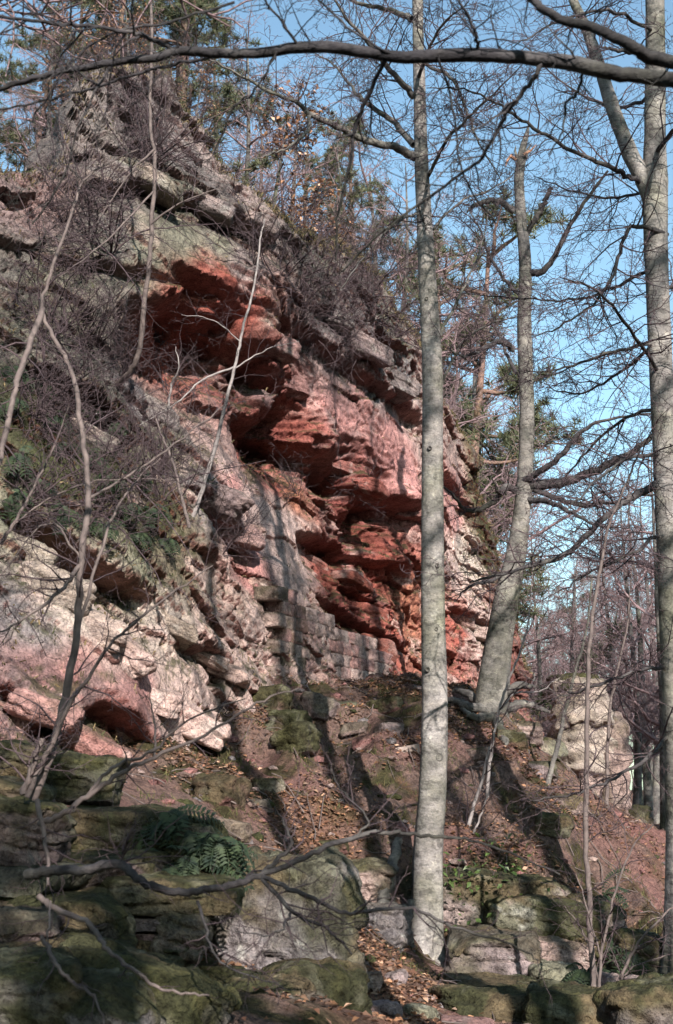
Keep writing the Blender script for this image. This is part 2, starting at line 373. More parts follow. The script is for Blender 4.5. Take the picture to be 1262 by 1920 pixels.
RIM = [(-300,340,14),(0,332,15),(90,325,15.4),(105,312,15.6),(125,190,16.1),(170,140,16.8),(300,145,17.5),(345,200,17.6),(400,245,17.8),(450,305,18),(500,400,18.4),(540,450,19.1),(620,485,20.6),
       (700,535,22.1),(790,675,24.5),(835,745,26),(875,815,27.4),(900,890,28),(920,960,28.4),(955,1100,29.4),(985,1230,30),(1040,1300,31.5)]
RP = np.array([P(*r) for r in RIM]); RU = RP[:, :2] @ TU; o_ = np.argsort(RU); RU = RU[o_]; RZ = RP[o_, 2]
def rim_z(u): return np.interp(u, RU, RZ)
U0, U1 = 3.4, 21.3
NU, NV = 700, 380
us = np.linspace(U0, U1, NU)
zb = np.interp(us, [3, 9, 10.5, 12, 22], [-.6, 0.2, 1.6, 2.0, 1.6])
zr = rim_z(us) + .10 * fbm(np.stack([us * 2.3, 0 * us, 0 * us], -1), 4, 77) + .05 * np.round(2 * fbm(np.stack([us * 5, 0 * us, 0 * us + 4], -1), 3, 78))
vs = np.linspace(0, 1, NV)
U = np.broadcast_to(us[None], (NV, NU)).copy(); ZC = zb[None] + (zr - zb)[None] * vs[:, None]
def strata(U, Z):
    """bedded, jointed relief: beds of uneven thickness, each broken into blocks that stand proud or back"""
    dip = np.interp(U, [4, 8, 10, 21], [.5, .42, .25, .12])
    zw = Z + dip * (U - 9) + .22 * fbm(np.stack([U * .45, Z * .3, 0 * U], -1), 3, 101) + .05 * fbm(np.stack([U * 2.2, Z * 1.5, 0 * U + 7], -1), 3, 102)
    out = 0
    for thick, amp, blk, sd in ((.62, .17, 1.5, 1), (.24, .085, .7, 2), (.085, .03, .3, 3)):
        w = zw / thick + .35 * vnoise(np.stack([zw / thick * .7, 0 * U + sd, U * .15], -1), 110 + sd)
        k = np.floor(w); f = w - k
        ub = U / blk + _h(k.astype(np.int64), np.zeros_like(k, dtype=np.int64), np.zeros_like(k, dtype=np.int64), 120 + sd) * 7 + .35 * fbm(np.stack([U * 2, Z * 2, 0 * U], -1), 2, 125)
        kb = np.floor(ub); fb = ub - kb
        hh = _h(k.astype(np.int64), kb.astype(np.int64), np.full_like(k, 3, dtype=np.int64), 130 + sd)
        hn = _h(k.astype(np.int64), kb.astype(np.int64) + 1, np.full_like(k, 3, dtype=np.int64), 130 + sd)
        hb = hh + (hn - hh) * sstep(.86, 1, fb)
        slow = fbm(np.stack([U * .5, k * 1.7, 0 * U], -1), 2, 140 + sd)
        prof = 1 - .8 * np.exp(-(f / .10) ** 2) - .8 * np.exp(-((1 - f) / .13) ** 2)     # rounded bed, notch at each joint
        crack = np.exp(-((fb - .95) / .035) ** 2) * (hb > .35)
        out = out + amp * (hb - .5 + .9 * slow) * sstep(0, .14, np.minimum(f, 1 - f)) + amp * .45 * prof - amp * .75 * crack
    return out
def part_weight(U, Z, lst, r):
    s = 0
    for px, py, dl in lst:
        c = onface(px, py, dl); s = s + np.exp(-(((U - c[0]) / r) ** 2 + ((Z - c[1]) / r) ** 2))
    return np.clip(s, 0, 1)
D = _d(np.stack([U, ZC], -1)); D = np.where(D < 0, D * 1.25, D)
SHELF = [([(235,580),(340,572),(420,600),(480,660),(558,745)], .2, .6, 1.1), ([(465,775),(560,800),(620,852),(700,928),(768,950)], .1, .55, .6),
         ([(565,1000),(640,1012),(700,1042),(745,1075)], 0, .5, .5), ([(560,600),(650,675),(740,740),(785,785)], .3, .28, .3), ([(285,338),(400,382),(500,425)], .3, .4, .4),
         ([(150,350),(220,350),(285,345)], .2, .3, .3), ([(50,690),(180,740),(245,810)], 1, .45, .5), ([(360,920),(400,945),(470,1010)], .7, .6, .35), ([(0,1285),(60,1350),(150,1330)], 2.9, .55, .32),
         ([(165,1330),(230,1350),(300,1405)], 2.4, .5, .25), ([(325,1215),(380,1222),(435,1235)], 1.4, .35, .16), ([(60,950),(150,1050),(290,1110)], 2, .55, .42), 
         ([(590,1120),(650,1160),(740,1215)], .2, .35, .3), ([(790,860),(850,900),(900,960)], 0, .3, .4), ([(850,1140),(900,1170),(960,1190)], .3, .4, .25), ([(100,470),(220,510),(400,530)], .5, .22, .25), ([(330,500),(420,545),(470,600)], .5, .25, .2)]
for lip, dl, dep, hgt in SHELF:
    lp = np.array([onface(a, b, dl) for a, b in lip]); lp = lp[np.argsort(lp[:, 0])]
    lz = np.interp(U, lp[:, 0], lp[:, 1]) + .10 * fbm(np.stack([U * 2.5, 0 * U, 0 * U + dep], -1), 4, 180)
    win = sstep(lp[0, 0] - .35, lp[0, 0] + .25, U) * (1 - sstep(lp[-1, 0] - .25, lp[-1, 0] + .35, U))
    t = lz - ZC; dm = dep * (1 + .5 * fbm(np.stack([U * 1.7, ZC * 1.2, 0 * U + hgt], -1), 3, 183))
    D = D - win * dm * sstep(-.02, .07, t) * np.exp(-(np.maximum(t, 0) / hgt) ** 2) + win * dep * .28 * np.exp(-((t + .12) / .14) ** 2)
wcave = part_weight(U, ZC, [(310,620,-.2),(380,640,-.5),(450,720,-.6),(500,800,-.6),(600,905,-.6),(660,955,-.6),(690,1010,-.3),(640,1100,.1),(700,1120,.2),(560,860,-.3)], .75)
wsmooth = part_weight(U, ZC, [(640,790,.1),(700,840,.1),(760,880,.2),(600,740,.0),(740,800,.1),(490,1000,.15),(540,980,.05),(470,960,.2),(510,1050,.2),(430,890,.3),(570,1020,.05),(150,1250,2.6),(290,1300,2.2),(200,1290,2.5),(90,1200,2.7),(250,450,.5),(180,500,.5),(340,470,.4),(450,520,.5),(500,600,.6),(850,950,0),(840,870,0),(860,1060,.1)], .62)
st = strata(U, ZC)
q3 = np.stack([U, ZC, 0 * U], -1)
rough = .20 * fbm(q3 * 1.1, 4, 201) + .03 * ridged(q3 * 3.2, 4, 205) + .022 * fbm(q3 * 11, 4, 209)
dipf = np.interp(U, [4, 8, 10, 21], [.5, .42, .25, .12])
wU = U + .10 * fbm(q3 * 2.1, 3, 251); wZ = ZC + .07 * fbm(q3 * 2.6 + 5, 3, 252)
fc1 = cell_facets(wU, wZ, .95, .42, 261, dipf); fc2 = cell_facets(wU, wZ, .36, .17, 271, dipf); fc3 = cell_facets(wU, wZ, .15, .075, 281, dipf)
def cracks(sc, wd, seed):
    a = fbm(q3 * np.array(sc), 3, seed); return np.exp(-(a / wd) ** 2)
ck = .13 * cracks((.9, 2.4, 1), .035, 231) + .10 * cracks((1.8, 1.0, 1), .03, 233) + .05 * cracks((3.5, 6, 1), .06, 235) + .045 * cracks((5, 4, 1), .05, 236)
rough = rough - .5 * ck * (1 - .5 * wsmooth) + .02 * ridged(q3 * 8.0, 3, 237) + (.17 * fc1 + .05 * fc2 + .018 * fc3)
thin = .06 * np.sin((ZC + .35 * U * .5 + .25 * fbm(q3 * 1.1, 3, 214)) * 42) * (.5 + .5 * fbm(q3 * 2.2, 3, 216))
hang = .16 * ridged(q3 * np.array([1.6, 3.0, 1]), 4, 220)
H = h0(U) + D + (st * .38) * (1 - .75 * wsmooth) + rough * (1 - .72 * wsmooth) + wcave * (thin + hang * 1.2)
PX = U[..., None] * TU + H[..., None] * TN
CV = np.concatenate([PX, ZC[..., None]], -1)
# top and back rows
rows = []
BK = np.array([(0, 0), (.10, .04), (.25, .06), (.5, .04), (.9, -.1), (1.3, -.5), (1.6, -1.4), (1.9, -3), (2.3, -6.0)]); bt_ = np.linspace(.4, 8, 30)
for k, (back, dz) in enumerate(zip(np.interp(bt_, range(9), BK[:, 0]), np.interp(bt_, range(9), BK[:, 1]))):
    b = CV[-1].copy(); b[:, :2] -= TN * back; b[:, 2] += dz + (.06 + .1 * back) * fbm(np.stack([us * 3, 0 * us + k, 0 * us], -1), 3, 240)
    b[:, :2] -= TN * (.35 * fbm(b * np.array([1.2, 1.2, 3.0]), 4, 243) * min(1, back * 2))[:, None] * 1.0; b[:, :2] += TU * (.3 * ridged(b * np.array([1.0, 1.0, 2.6]), 4, 246) * min(1, back * 1.5))[:, None]
    rows.append(b)
CV = np.concatenate([CV, np.array(rows)], 0); NVT = CV.shape[0]
UU = np.vstack([U, np.broadcast_to(us, (len(rows), NU))]); ZZ = np.vstack([ZC, np.array(rows)[..., 2]])
gu = np.gradient(CV, axis=1); gv = np.gradient(CV, axis=0); NRM = nrm(np.cross(gu, gv))
if NRM[NV // 2, :, 1].mean() > 0: NRM = -NRM
# colour by zone of rock
ZN = [(250,230,-.3,GREY*.85+PALE*.25),(190,260,-.2,CREAM*.75),(350,300,-.2,GREY*.9),(430,330,-.3,PALE*.6+GREY*.3),(330,360,.1,LICH*.9),
      (50,420,.1,PINK*.9),(110,400,.2,PINK*.5+GREY*.4),(60,500,.3,LICH),(200,430,.4,LICH*1.15),(250,480,.5,LICH*1.05),(160,500,.5,LICH*.9),(340,450,.4,LICH*.95),(420,470,.4,LICH),(250,560,.7,LICH*.8),(100,580,.6,LICH*.8),
      (340,590,-.2,RED),(290,590,0,RED*.9),(440,610,0,RED),(470,660,-.1,DRED*1.1),(380,580,0,RED*1.1),(500,720,-.1,DRED),(420,760,-.4,DRED),(400,640,-.6,RED),(310,650,-.3,RED),(450,720,-.7,DRED),(500,800,-.7,DRED),(540,780,-.4,RED*.9),(470,850,-.5,RED),
      (470,520,.5,GREY*.6+PALE*.4),(520,620,.6,CREAM*.75),(550,700,.6,GREY*1.1),(600,520,.3,DMOSS*1.3+GREY*.3),(680,600,.4,GREY*.8),(760,690,.4,GREY),(640,660,.2,GREY*.7+DRED*.3),(710,740,.3,GREY*.85),(740,640,.3,DMOSS+GREY*.4),(600,600,.3,GREY*.8),
      (600,750,.0,PINK*1.1),(650,790,.1,PINK*1.2),(720,850,.1,PINK*1.15),(760,900,.2,PINK*1.25),(680,760,.1,PINK*.8),
      (600,900,-.7,DRED),(660,950,-.7,DRED),(520,900,.0,RED*1.1),(560,950,.0,ORANGE),(690,920,.3,DRED),(640,1010,-.5,DRED),(690,1000,-.3,RED*.9),
      (420,870,.3,PALE),(430,900,.3,PINK*1.1),(480,980,.1,PALE*1.2),(550,990,.0,PALE*1.1),(450,940,.2,PALE*1.15),(520,1060,.3,PALE*.95),(560,1060,.2,PALE*.9),(470,1060,.5,PINK),
      (620,1090,.05,RED*1.05),(700,1100,.2,RED),(640,1150,.2,DRED),(720,1200,.3,RED*1.2),(740,1060,.1,RED),(760,1130,0,ORANGE),
      (800,900,.2,PALE*.95),(790,800,.2,PALE*.8),(850,800,0,PALE*.7),(850,950,0,PINK*1.15),(860,1100,.2,PALE*1.05),(900,1180,.4,PALE),(850,1180,.2,RED*1.2),(940,1200,.3,DRED),(880,1050,.1,CREAM),(880,820,-.2,BROWNV),(900,900,-.2,DMOSS*1.4),(920,1020,0,MOSS*1.5),
      (100,680,.9,LICH*.8),(50,780,1.3,MOSS),(150,800,1.2,MOSS*.9),(100,900,1.6,DMOSS*1.4),(220,780,.9,DMOSS*1.3),(220,900,1.2,MOSS),(320,850,.8,LICH*.7),(380,930,.8,GREY),(300,980,1.3,MOSS*1.4),(330,1050,1.3,MOSS*1.3+PALE*.2),(380,1130,1.1,PALE*.5+LICH*.4),(420,1180,1.0,PALE*.7),(260,740,.6,GREY),
      (70,1060,2.2,CREAM*.8),(30,1000,2,LICH),(160,1130,2.5,CREAM*.82),(220,1200,2.4,PALE*.85),(40,1150,2.6,GREY*.9),(60,1250,3,PINK*.6+GREY*.3),(150,1260,2.7,PINK*.75),(240,1290,2.4,PINK*.8+GREY*.15),(320,1330,2,PALE*.9),(300,1160,1.8,CREAM*.8),(380,1250,1.4,PALE*.9),(430,1290,1.2,PALE*.7+MOSS*.3),(410,1400,1.8,PALE),(230,1430,2.4,PINK*1.1),(160,1380,2.6,PINK),(470,1150,.8,PALE*.5+MOSS*.5),(260,1080,1.8,LICH*.9),
      (500,1230,.8,PALE*.8)]
ZP = np.array([onface(a, b, c) for a, b, c, _ in ZN]); ZCOL = np.array([c for *_, c in ZN])
wu = UU + .22 * fbm(np.stack([UU * 1.6, ZZ * 1.6, 0 * UU], -1), 4, 301); wz = ZZ + .22 * fbm(np.stack([UU * 1.6, ZZ * 1.6, 0 * UU + 9], -1), 4, 302)
num = np.zeros(UU.shape + (3,)); den = np.zeros(UU.shape)
for (a, b), c in zip(ZP, ZCOL):
    w = 1 / (((wu - a) ** 2 * .8 + (wz - b) ** 2) + .012) ** 2; num += w[..., None] * c; den += w
CC = num / den[..., None]
q3 = np.stack([UU, ZZ, 0 * UU], -1)
na = fbm(q3 * np.array([1.2, 2.6, 1]), 5, 311); nb = fbm(q3 * 5.5, 4, 313); ncc = fbm(q3 * np.array([1.0, 9, 1]), 3, 317)
CC = CC * (1 + .30 * na + .22 * nb + .18 * ncc)[..., None]
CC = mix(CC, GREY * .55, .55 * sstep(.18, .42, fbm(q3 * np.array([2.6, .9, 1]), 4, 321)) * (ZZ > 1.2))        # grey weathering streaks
CC = mix(CC, PALE * 1.1, (.6 - .35 * sstep(5.0, 6.5, ZZ)) * sstep(.22, .42, fbm(q3 * np.array([1.8, 3.5, 1]), 4, 325)))                       # pale fresh faces
mossy = sstep(.35, .75, NRM[..., 2]) * sstep(-.25, .2, nb + .4 * na)
CC = mix(CC, MOSS * 1.2, .85 * mossy)
CC[NV:] = mix(CC[NV:], BROWNV * .9, .8 * sstep(.2, .5, NRM[NV:, :, 2]))
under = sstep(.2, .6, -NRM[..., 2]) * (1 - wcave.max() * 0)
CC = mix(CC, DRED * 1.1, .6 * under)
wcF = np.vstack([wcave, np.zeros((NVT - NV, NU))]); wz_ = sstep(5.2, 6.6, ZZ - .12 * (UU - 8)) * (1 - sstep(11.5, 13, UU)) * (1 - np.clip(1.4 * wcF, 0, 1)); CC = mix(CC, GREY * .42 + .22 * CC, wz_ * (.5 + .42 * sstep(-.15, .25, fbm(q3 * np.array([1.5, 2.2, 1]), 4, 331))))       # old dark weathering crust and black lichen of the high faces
CC = np.clip(CC, .012, .8)
# the parts of the cliff
PARTS = [('pinnacle', [(250,230,-.2),(370,300,-.2),(440,340,-.2)]), ('shoulder', [(50,430,.1)]), ('upper_face', [(200,460,.5),(330,460,.4),(120,540,.5)]), ('overhang_rib', [(500,600,.6),(450,500,.5),(550,710,.6)]),
         ('red_alcove', [(340,630,-.3),(430,690,-.6),(490,780,-.6)]), ('grey_ledge', [(600,560,.35),(680,620,.4),(760,690,.4)]), ('pink_face', [(620,770,.05),(700,830,.1),(760,890,.2)]),
         ('cave_hollow', [(600,900,-.6),(660,960,-.6),(510,890,-.1)]), ('pale_face', [(480,980,.15),(430,880,.3),(550,1000,0)]), ('layered_red_face', [(640,1110,.1),(720,1150,.3),(700,1050,0)]),
         ('end_face', [(850,850,0),(860,1000,0),(880,1150,.3)]), ('mossy_slope', [(100,750,1.1),(150,900,1.5),(300,850,.8)]), ('lower_rib', [(100,1080,2.3),(200,1180,2.4),(60,1200,2.6)]), ('rib_foot', [(200,1330,2.5),(320,1360,2),(400,1400,1.8)]), ('foot_slope', [(350,1130,1.2),(450,1180,.8),(580,1240,.6)])]
best = np.full(UU.shape, 1e9); who = np.zeros(UU.shape, int)
for k, (nm, lst) in enumerate(PARTS):
    for l in lst:
        a, b = onface(*l); dd = (wu - a) ** 2 + (wz - b) ** 2; m_ = dd < best; best[m_] = dd[m_]; who[m_] = k
cliff = thing('sandstone_cliff', (-1, 18, 3), 'tall red and grey sandstone cliff with overhangs, caves and mossy ledges', 'cliff')
ii = np.arange(NVT * NU).reshape(NVT, NU)
Q = np.stack([ii[:-1, :-1], ii[:-1, 1:], ii[1:, 1:], ii[1:, :-1]], -1).reshape(-1, 4); qw = who[:-1, :-1].ravel()
fv, fc, fn = CV.reshape(-1, 3), CC.reshape(-1, 3), NRM.reshape(-1, 3)
for k, (nm, _) in enumerate(PARTS):
    f = Q[qw == k]
    if not len(f): continue
    uq, inv = np.unique(f, return_inverse=True)
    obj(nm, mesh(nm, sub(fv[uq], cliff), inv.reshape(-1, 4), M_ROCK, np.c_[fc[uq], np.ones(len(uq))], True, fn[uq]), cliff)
def cliff_point(px, py):
    """the cliff surface along a sight line: point, normal"""
    d = raydir(px, py); pts = np.array([0, 0, EYE]) + d[None] * TT[:, None]
    u = pts[:, :2] @ TU; h = pts[:, :2] @ TN; z = pts[:, 2]
    iu = np.clip(((u - U0) / (U1 - U0) * (NU - 1)).astype(int), 0, NU - 1)
    v = (z - zb[iu]) / (zr[iu] - zb[iu]); iv = np.clip((v * (NV - 1)).astype(int), 0, NV - 1)
    hs = H[iv, iu]; hit = (h < hs) & (v > 0) & (v < 1) & (u > U0) & (u < U1)
    if not hit.any(): return None, None
    k = int(np.argmax(hit)); cliff_point.c = CC[max(iv[k] - 4, 0):iv[k] + 5, max(iu[k] - 4, 0):iu[k] + 5].reshape(-1, 3).mean(0); return pts[k], NRM[iv[k], iu[k]]

# ------------------------------------------------------------------ loose and bedded rocks
def rock_mesh(name, size, seed, n=24, k=5.0, amp=.10, bed=.0, tone=None, moss=.7, pale=.25, root=None, centre=(0, 0, 0), rz=0.0, tilt=(0, 0), mosscol=MOSS, facets=9):
    """a rounded, weathered block with bedding lines; returns mesh in the thing's coordinates"""
    g = np.linspace(-1, 1, n); a, b = np.meshgrid(g, g); VV, FF, off = [], [], 0
    id_ = np.arange(n * n).reshape(n, n); qd = np.stack([id_[:-1, :-1], id_[:-1, 1:], id_[1:, 1:], id_[1:, :-1]], -1).reshape(-1, 4)
    for ax in range(3):
        for sg in (-1, 1):
            p = np.empty((n, n, 3)); p[..., ax] = sg; p[..., (ax + 1) % 3] = a * (1 if sg > 0 else -1); p[..., (ax + 2) % 3] = b
            VV.append(p.reshape(-1, 3)); FF.append(qd + off); off += n * n
    V = np.concatenate(VV); F = np.concatenate(FF)
    key = np.round(V * 4096).astype(np.int64); _, first, inv = np.unique(key, axis=0, return_index=True, return_inverse=True)
    V = V[first]; F = inv.ravel()[F]
    S = V / (np.sum(np.abs(V) ** k, axis=1) ** (1 / k))[:, None]
    sc = np.array(size) / 2
    p = S * sc; nn = nrm(np.sign(S) * np.abs(S) ** (k - 1) / sc)
    fr = RS(seed + 9000)
    for _ in range(facets):                                     # broken faces: shear planes that cut corners and edges off
        pn = fr.normal(0, 1, 3); pn[2] *= .7; pn = nrm(pn); lim = np.max(p @ pn) * fr.uniform(.70, .90)
        e = np.maximum(p @ pn - lim, 0); p = p - e[:, None] * pn * .92
        wgt = sstep(0, .04 * float(max(size)), e)[:, None]; nn = nrm(nn * (1 - wgt) + pn * wgt)
    q = p + seed * 7.31
    m = float(min(size)); L = float(max(size))
    d = (.016 * ridged(q * 7, 3, seed + 41) + .010 * fbm(q * 19, 3, seed + 42)) * min(1, m * 4) + amp * m * .7 * fbm(q * (1.6 / L), 4, seed) + amp * m * .5 * ridged(q * (2.6 / L), 4, seed + 3) + .05 * m * fbm(q * (9 / L), 4, seed + 5)
    sidew = (1 - np.abs(nn[:, 2])); ua = q[:, 0] * .8 + q[:, 1] * .6
    d = d + sidew * (.10 * m * cell_facets(ua, q[:, 2], .30 * L, .42 * float(size[2]), seed + 50, .12) + .04 * m * cell_facets(ua, q[:, 2], .12 * L, .16 * float(size[2]), seed + 60, .12)) + (1 - sidew) * .05 * m * cell_facets(q[:, 0], q[:, 1], .3 * L, .3 * L, seed + 70, .3)
    if bed > 0:
        w = (p[:, 2] + .12 * fbm(q * (1.5 / L), 3, seed + 8)) / bed; f = w - np.floor(w)
        d = d - (1 - np.abs(nn[:, 2])) * (.16 * bed * np.exp(-(f / .12) ** 2) + .16 * bed * np.exp(-((1 - f) / .12) ** 2)) * 1.4
        d = d + (1 - np.abs(nn[:, 2])) * .25 * bed * (_h(np.floor(w).astype(np.int64), np.zeros(len(w), np.int64), np.zeros(len(w), np.int64), seed) - .5)
    p = p + nn * d[:, None]
    cx, sx, cy, sy = math.cos(tilt[0]), math.sin(tilt[0]), math.cos(tilt[1]), math.sin(tilt[1]); cz, sz = math.cos(rz), math.sin(rz)
    R = np.array([[cz, -sz, 0], [sz, cz, 0], [0, 0, 1]]) @ np.array([[cy, 0, sy], [0, 1, 0], [-sy, 0, cy]]) @ np.array([[1, 0, 0], [0, cx, -sx], [0, sx, cx]])
    p = p @ R.T; nw = nn @ R.T
    wp = p + np.array(centre)
    tone = GREY if tone is None else tone
    c = np.broadcast_to(tone, p.shape).copy() * (1 + .35 * fbm(wp * 2.2, 4, seed + 11) + .25 * fbm(wp * 7, 3, seed + 12))[:, None]
    c = mix(c, PALE * .95, pale * sstep(.10, .3, fbm(wp * 2.4, 4, seed + 14)))
    c = mix(c, np.array([.50, .50, .45]), .85 * sstep(.30, .42, fbm(wp * 9, 3, seed + 15)) * pale)                # lichen spots
    mm = sstep(-.35, .35, nw[:, 2] * .9 + .9 * fbm(wp * 2.0, 4, seed + 16) + .35 * fbm(wp * 8, 3, seed + 18) + (moss - .7)) * min(1, moss * 1.3)
    c = mix(c, mosscol * 1.0, mm * .95)
    c = mix(c, np.array([.075, .072, .03]), .5 * mm * sstep(.05, .35, fbm(wp * 5, 4, seed + 20)))            # yellower moss
    c = mix(c, BROWNV * .8, .7 * mm * sstep(.08, .3, fbm(wp * 3.2 + 8, 4, seed + 21)))                         # brown moss
    c = mix(c, LICH * .9, .35 * mm * sstep(.2, .38, fbm(wp * 6 + 3, 4, seed + 22)))
    c = c * (1 + .55 * mm * fbm(wp * 17, 3, seed + 19))[:, None]
    base = np.array(root.location) if root is not None else np.zeros(3)
    return mesh(name, wp - base, F, M_ROCK, np.c_[np.clip(c, .01, .8), np.ones(len(c))])

# slabs standing out of the cliff
slab_rng = RS(4)
CL = [(555,720,.5,.35,.22,GREY),(520,650,.6,.4,.2,GREY),(300,345,.7,.4,.16,LICH),(400,385,.6,.35,.16,GREY),(470,420,.5,.3,.16,GREY),
      (60,1040,.5,.4,.22,CREAM),(110,1100,.55,.4,.22,CREAM),(180,1170,.6,.4,.2,PALE),(240,1225,.6,.4,.2,PALE),(300,1300,.6,.4,.18,PALE),(360,1360,.5,.35,.2,PALE),(410,1410,.5,.4,.22,PALE),
      (380,1230,.5,.35,.12,CREAM),(340,1180,.5,.35,.12,LICH),(420,1260,.4,.3,.14,PALE),(270,1410,.5,.35,.14,PINK),(190,1400,.5,.35,.16,PINK),(30,1345,.5,.4,.16,PINK),(120,1330,.5,.4,.16,PINK),
      (500,1110,.4,.3,.25,LICH),(410,940,.45,.3,.2,GREY),(440,1000,.5,.3,.18,GREY),(640,880,.5,.35,.12,RED),(690,915,.5,.35,.14,RED),(600,1060,.5,.3,.1,RED),(660,1090,.6,.3,.12,RED),(700,1150,.6,.3,.16,RED),(720,1230,.6,.4,.28,RED),
      (620,590,.7,.4,.18,GREY),(690,650,.8,.4,.2,GREY),(750,720,.8,.4,.18,GREY),(860,1160,.7,.4,.16,PALE),(900,1190,.7,.4,.18,PALE),(170,820,.5,.4,.18,GREY),(300,770,.6,.35,.15,GREY)]
for k, (px, py, a, b, c, t) in enumerate(CL):
    pt, no = cliff_point(px, py)
    if pt is None: continue
    pt = pt - np.array([no[0], no[1], 0]) * .2; red = t is RED; t = .35 * t + .65 * cliff_point.c
    rz = math.atan2(TU[1], TU[0]) * (.4 if px < 450 else 1.25)
    dip = np.interp(pt[:2] @ TU, [4, 8, 10, 21], [.45, .38, .22, .10])
    me = rock_mesh('ledge_slab', (a * 1.3, b * 1.5, c * 1.3), 500 + k, 17, 9, .16, c * .4, t, .25 if not red else -.2, .3, cliff, pt, rz + slab_rng.normal(0, .1), (slab_rng.normal(0, .1), dip + slab_rng.normal(0, .06)))
    obj('ledge_slab', me, cliff)

# the dressed stone wall at the foot of the cliff: each block a part
wall = thing('stone_wall', P(620, 1285, 19), 'low mossy wall of squared pink stone blocks at the foot of the cliff', 'wall')
W0 = P(508, 1280, 17.5); W1 = P(712, 1292, 21.0); wl = np.linalg.norm((W1 - W0)[:2]); wd = (W1 - W0)[:2] / wl; wr = math.atan2(wd[1], wd[0])
wrng = RS(11); CH = .165
ztop0 = P(512, 1096, 17.4)[2]; ztop1 = P(690, 1222, 20.5)[2]
for row in range(9):
    s = -.25 * (row % 2) * .8
    while s < wl:
        L = wrng.uniform(.20, .44); mid = s + L / 2
        z = 2.72 + row * CH
        if z + CH * .6 < np.interp(mid, [0, wl], [ztop0, ztop1]) + wrng.normal(0, .03) and s > -.3:
            c = np.array([*(W0[:2] + wd * mid + np.array([wd[1], -wd[0]]) * wrng.normal(0, .007)), z + CH / 2])
            t = [PALE * .8, PALE * .5 + PINK * .4, PALE * .72, PALE * .3 + PINK * .6, PALE * .76][wrng.randint(5)]
            obj('stone_block', rock_mesh('stone_block', (L + .003, .34, CH + .003), 700 + row * 40 + int(s * 9), 8, 26, .012, 0, t, .22 if s > .6 else .6, .25, wall, c, wr + wrng.normal(0, .006), (wrng.normal(0, .012), wrng.normal(0, .006)), MOSS, 1), wall)
        s += L

# ------------------------------------------------------------------ foreground rocks
def boulder(px, py, y, size, seed, label, tone, moss=.8, pale=.3, n=40, rz=0, tilt=(0, 0), k=5, amp=.11, bed=0.0, group=None, mosscol=MOSS):
    c = P(px, py, y); r = thing_base = c.copy(); r[2] = c[2] - size[2] / 2
    o = obj('boulder', None, None, label, 'boulder', group, None, r)
    bpy.data.objects.remove(o)
    me = rock_mesh('boulder', size, seed, n, k, amp, bed, tone, moss, pale, None, (0, 0, size[2] / 2), rz, tilt, mosscol)
    return obj('boulder', me, None, label, 'boulder', group, None, r)
boulder(505, 1775, 8.9, (.92, .9, 1.05), 21, 'big mossy boulder with a white lichen patch left of the leaf path', GREY * 1.0, .70, .75, 52, .2, (0, .02), 9, .10)
boulder(560, 1900, 8.2, (.7, .6, .5), 22, 'dark mossy boulder at the bottom edge below the white patched boulder', GREY * .8, .9, .2, 36, .5)
boulder(255, 1905, 6.5, (.86, .8, .46), 23, 'rounded green mossy boulder at bottom left beneath the slab stack', GREY * .6, 1.0, .12, 50, .3, (0, .35), 4.5, .10)
boulder(60, 1870, 6.0, (.5, .6, .34), 24, 'flat mossy stone in the bottom left corner', GREY * .8, .95, .2, 36, .1, (0, .1), 5)
boulder(190, 1900, 5.9, (.42, .5, .26), 25, 'low dark green stone at the bottom edge near the left corner', GREY * .8, 1.0, .2, 34, -.2, (0, .05), 5)

boulder(455, 1912, 7.6, (.62, .6, .42), 26, 'dark mossy rock at the bottom edge left of the leaf path', GREY * .5, .95, .15, 34, .3, (0, .15), 8)
boulder(930, 1915, 10.2, (.9, .7, .4), 27, 'dark green rock at the bottom edge right of the leaf path', GREY * .5, 1.0, .15, 34, .1, (0, .05), 8)
boulder(1090, 1925, 9.8, (.8, .7, .42), 28, 'dark mossy rock at the bottom edge below the pole sapling', GREY * .5, 1.0, .15, 34, -.1, (0, .08), 8)
boulder(1220, 1920, 9.6, (.7, .7, .5), 29, 'dark mossy rock in the bottom right corner', GREY * .5, .95, .15, 34, .2, (0, -.1), 8)
outcrop = thing('rock_outcrop', P(150, 1750, 7.5), 'stacked mossy sandstone slabs with dark gaps at lower left', 'rock outcrop')
OS = [(170,1462,8.6,(.42,.7,.26),.05,.1,1.0),(30,1560,7.3,(.55,.8,.30),.1,.12,.95),(60,1640,7.1,(.6,.8,.10),.0,.05,.3),(210,1560,8.2,(.7,.8,.24),.0,.05,.85),(330,1600,8.0,(.5,.8,.36),.1,.2,.9),
      (150,1640,7.6,(.9,.8,.2),.0,.0,.85),(300,1668,7.6,(.85,.8,.17),.05,.04,.8),(390,1682,7.5,(.35,.7,.10),.05,.02,.9),(300,1722,7.5,(.42,.6,.06),.0,.05,.1),(290,1748,7.5,(.38,.6,.05),.0,-.03,.2),(340,1745,7.45,(.22,.6,.22),.1,.1,.3),
      (250,1712,7.8,(.6,.6,.3),0,0,.1),(110,1720,7.0,(.65,.7,.22),.0,.08,.85),(30,1740,6.6,(.38,.6,.17),.0,.05,.5),(40,1800,6.5,(.36,.6,.17),.0,.02,.8),(140,1800,6.7,(.5,.6,.2),.05,.15,.9),(20,1850,6.4,(.3,.5,.14),0,.05,.8),
      (10,1500,7.8,(.5,.7,.2),.1,.2,.9),(310,1790,7.4,(.35,.6,.16),0,.1,.6),(60,1440,9,(.5,.6,.25),0,.2,.8)]
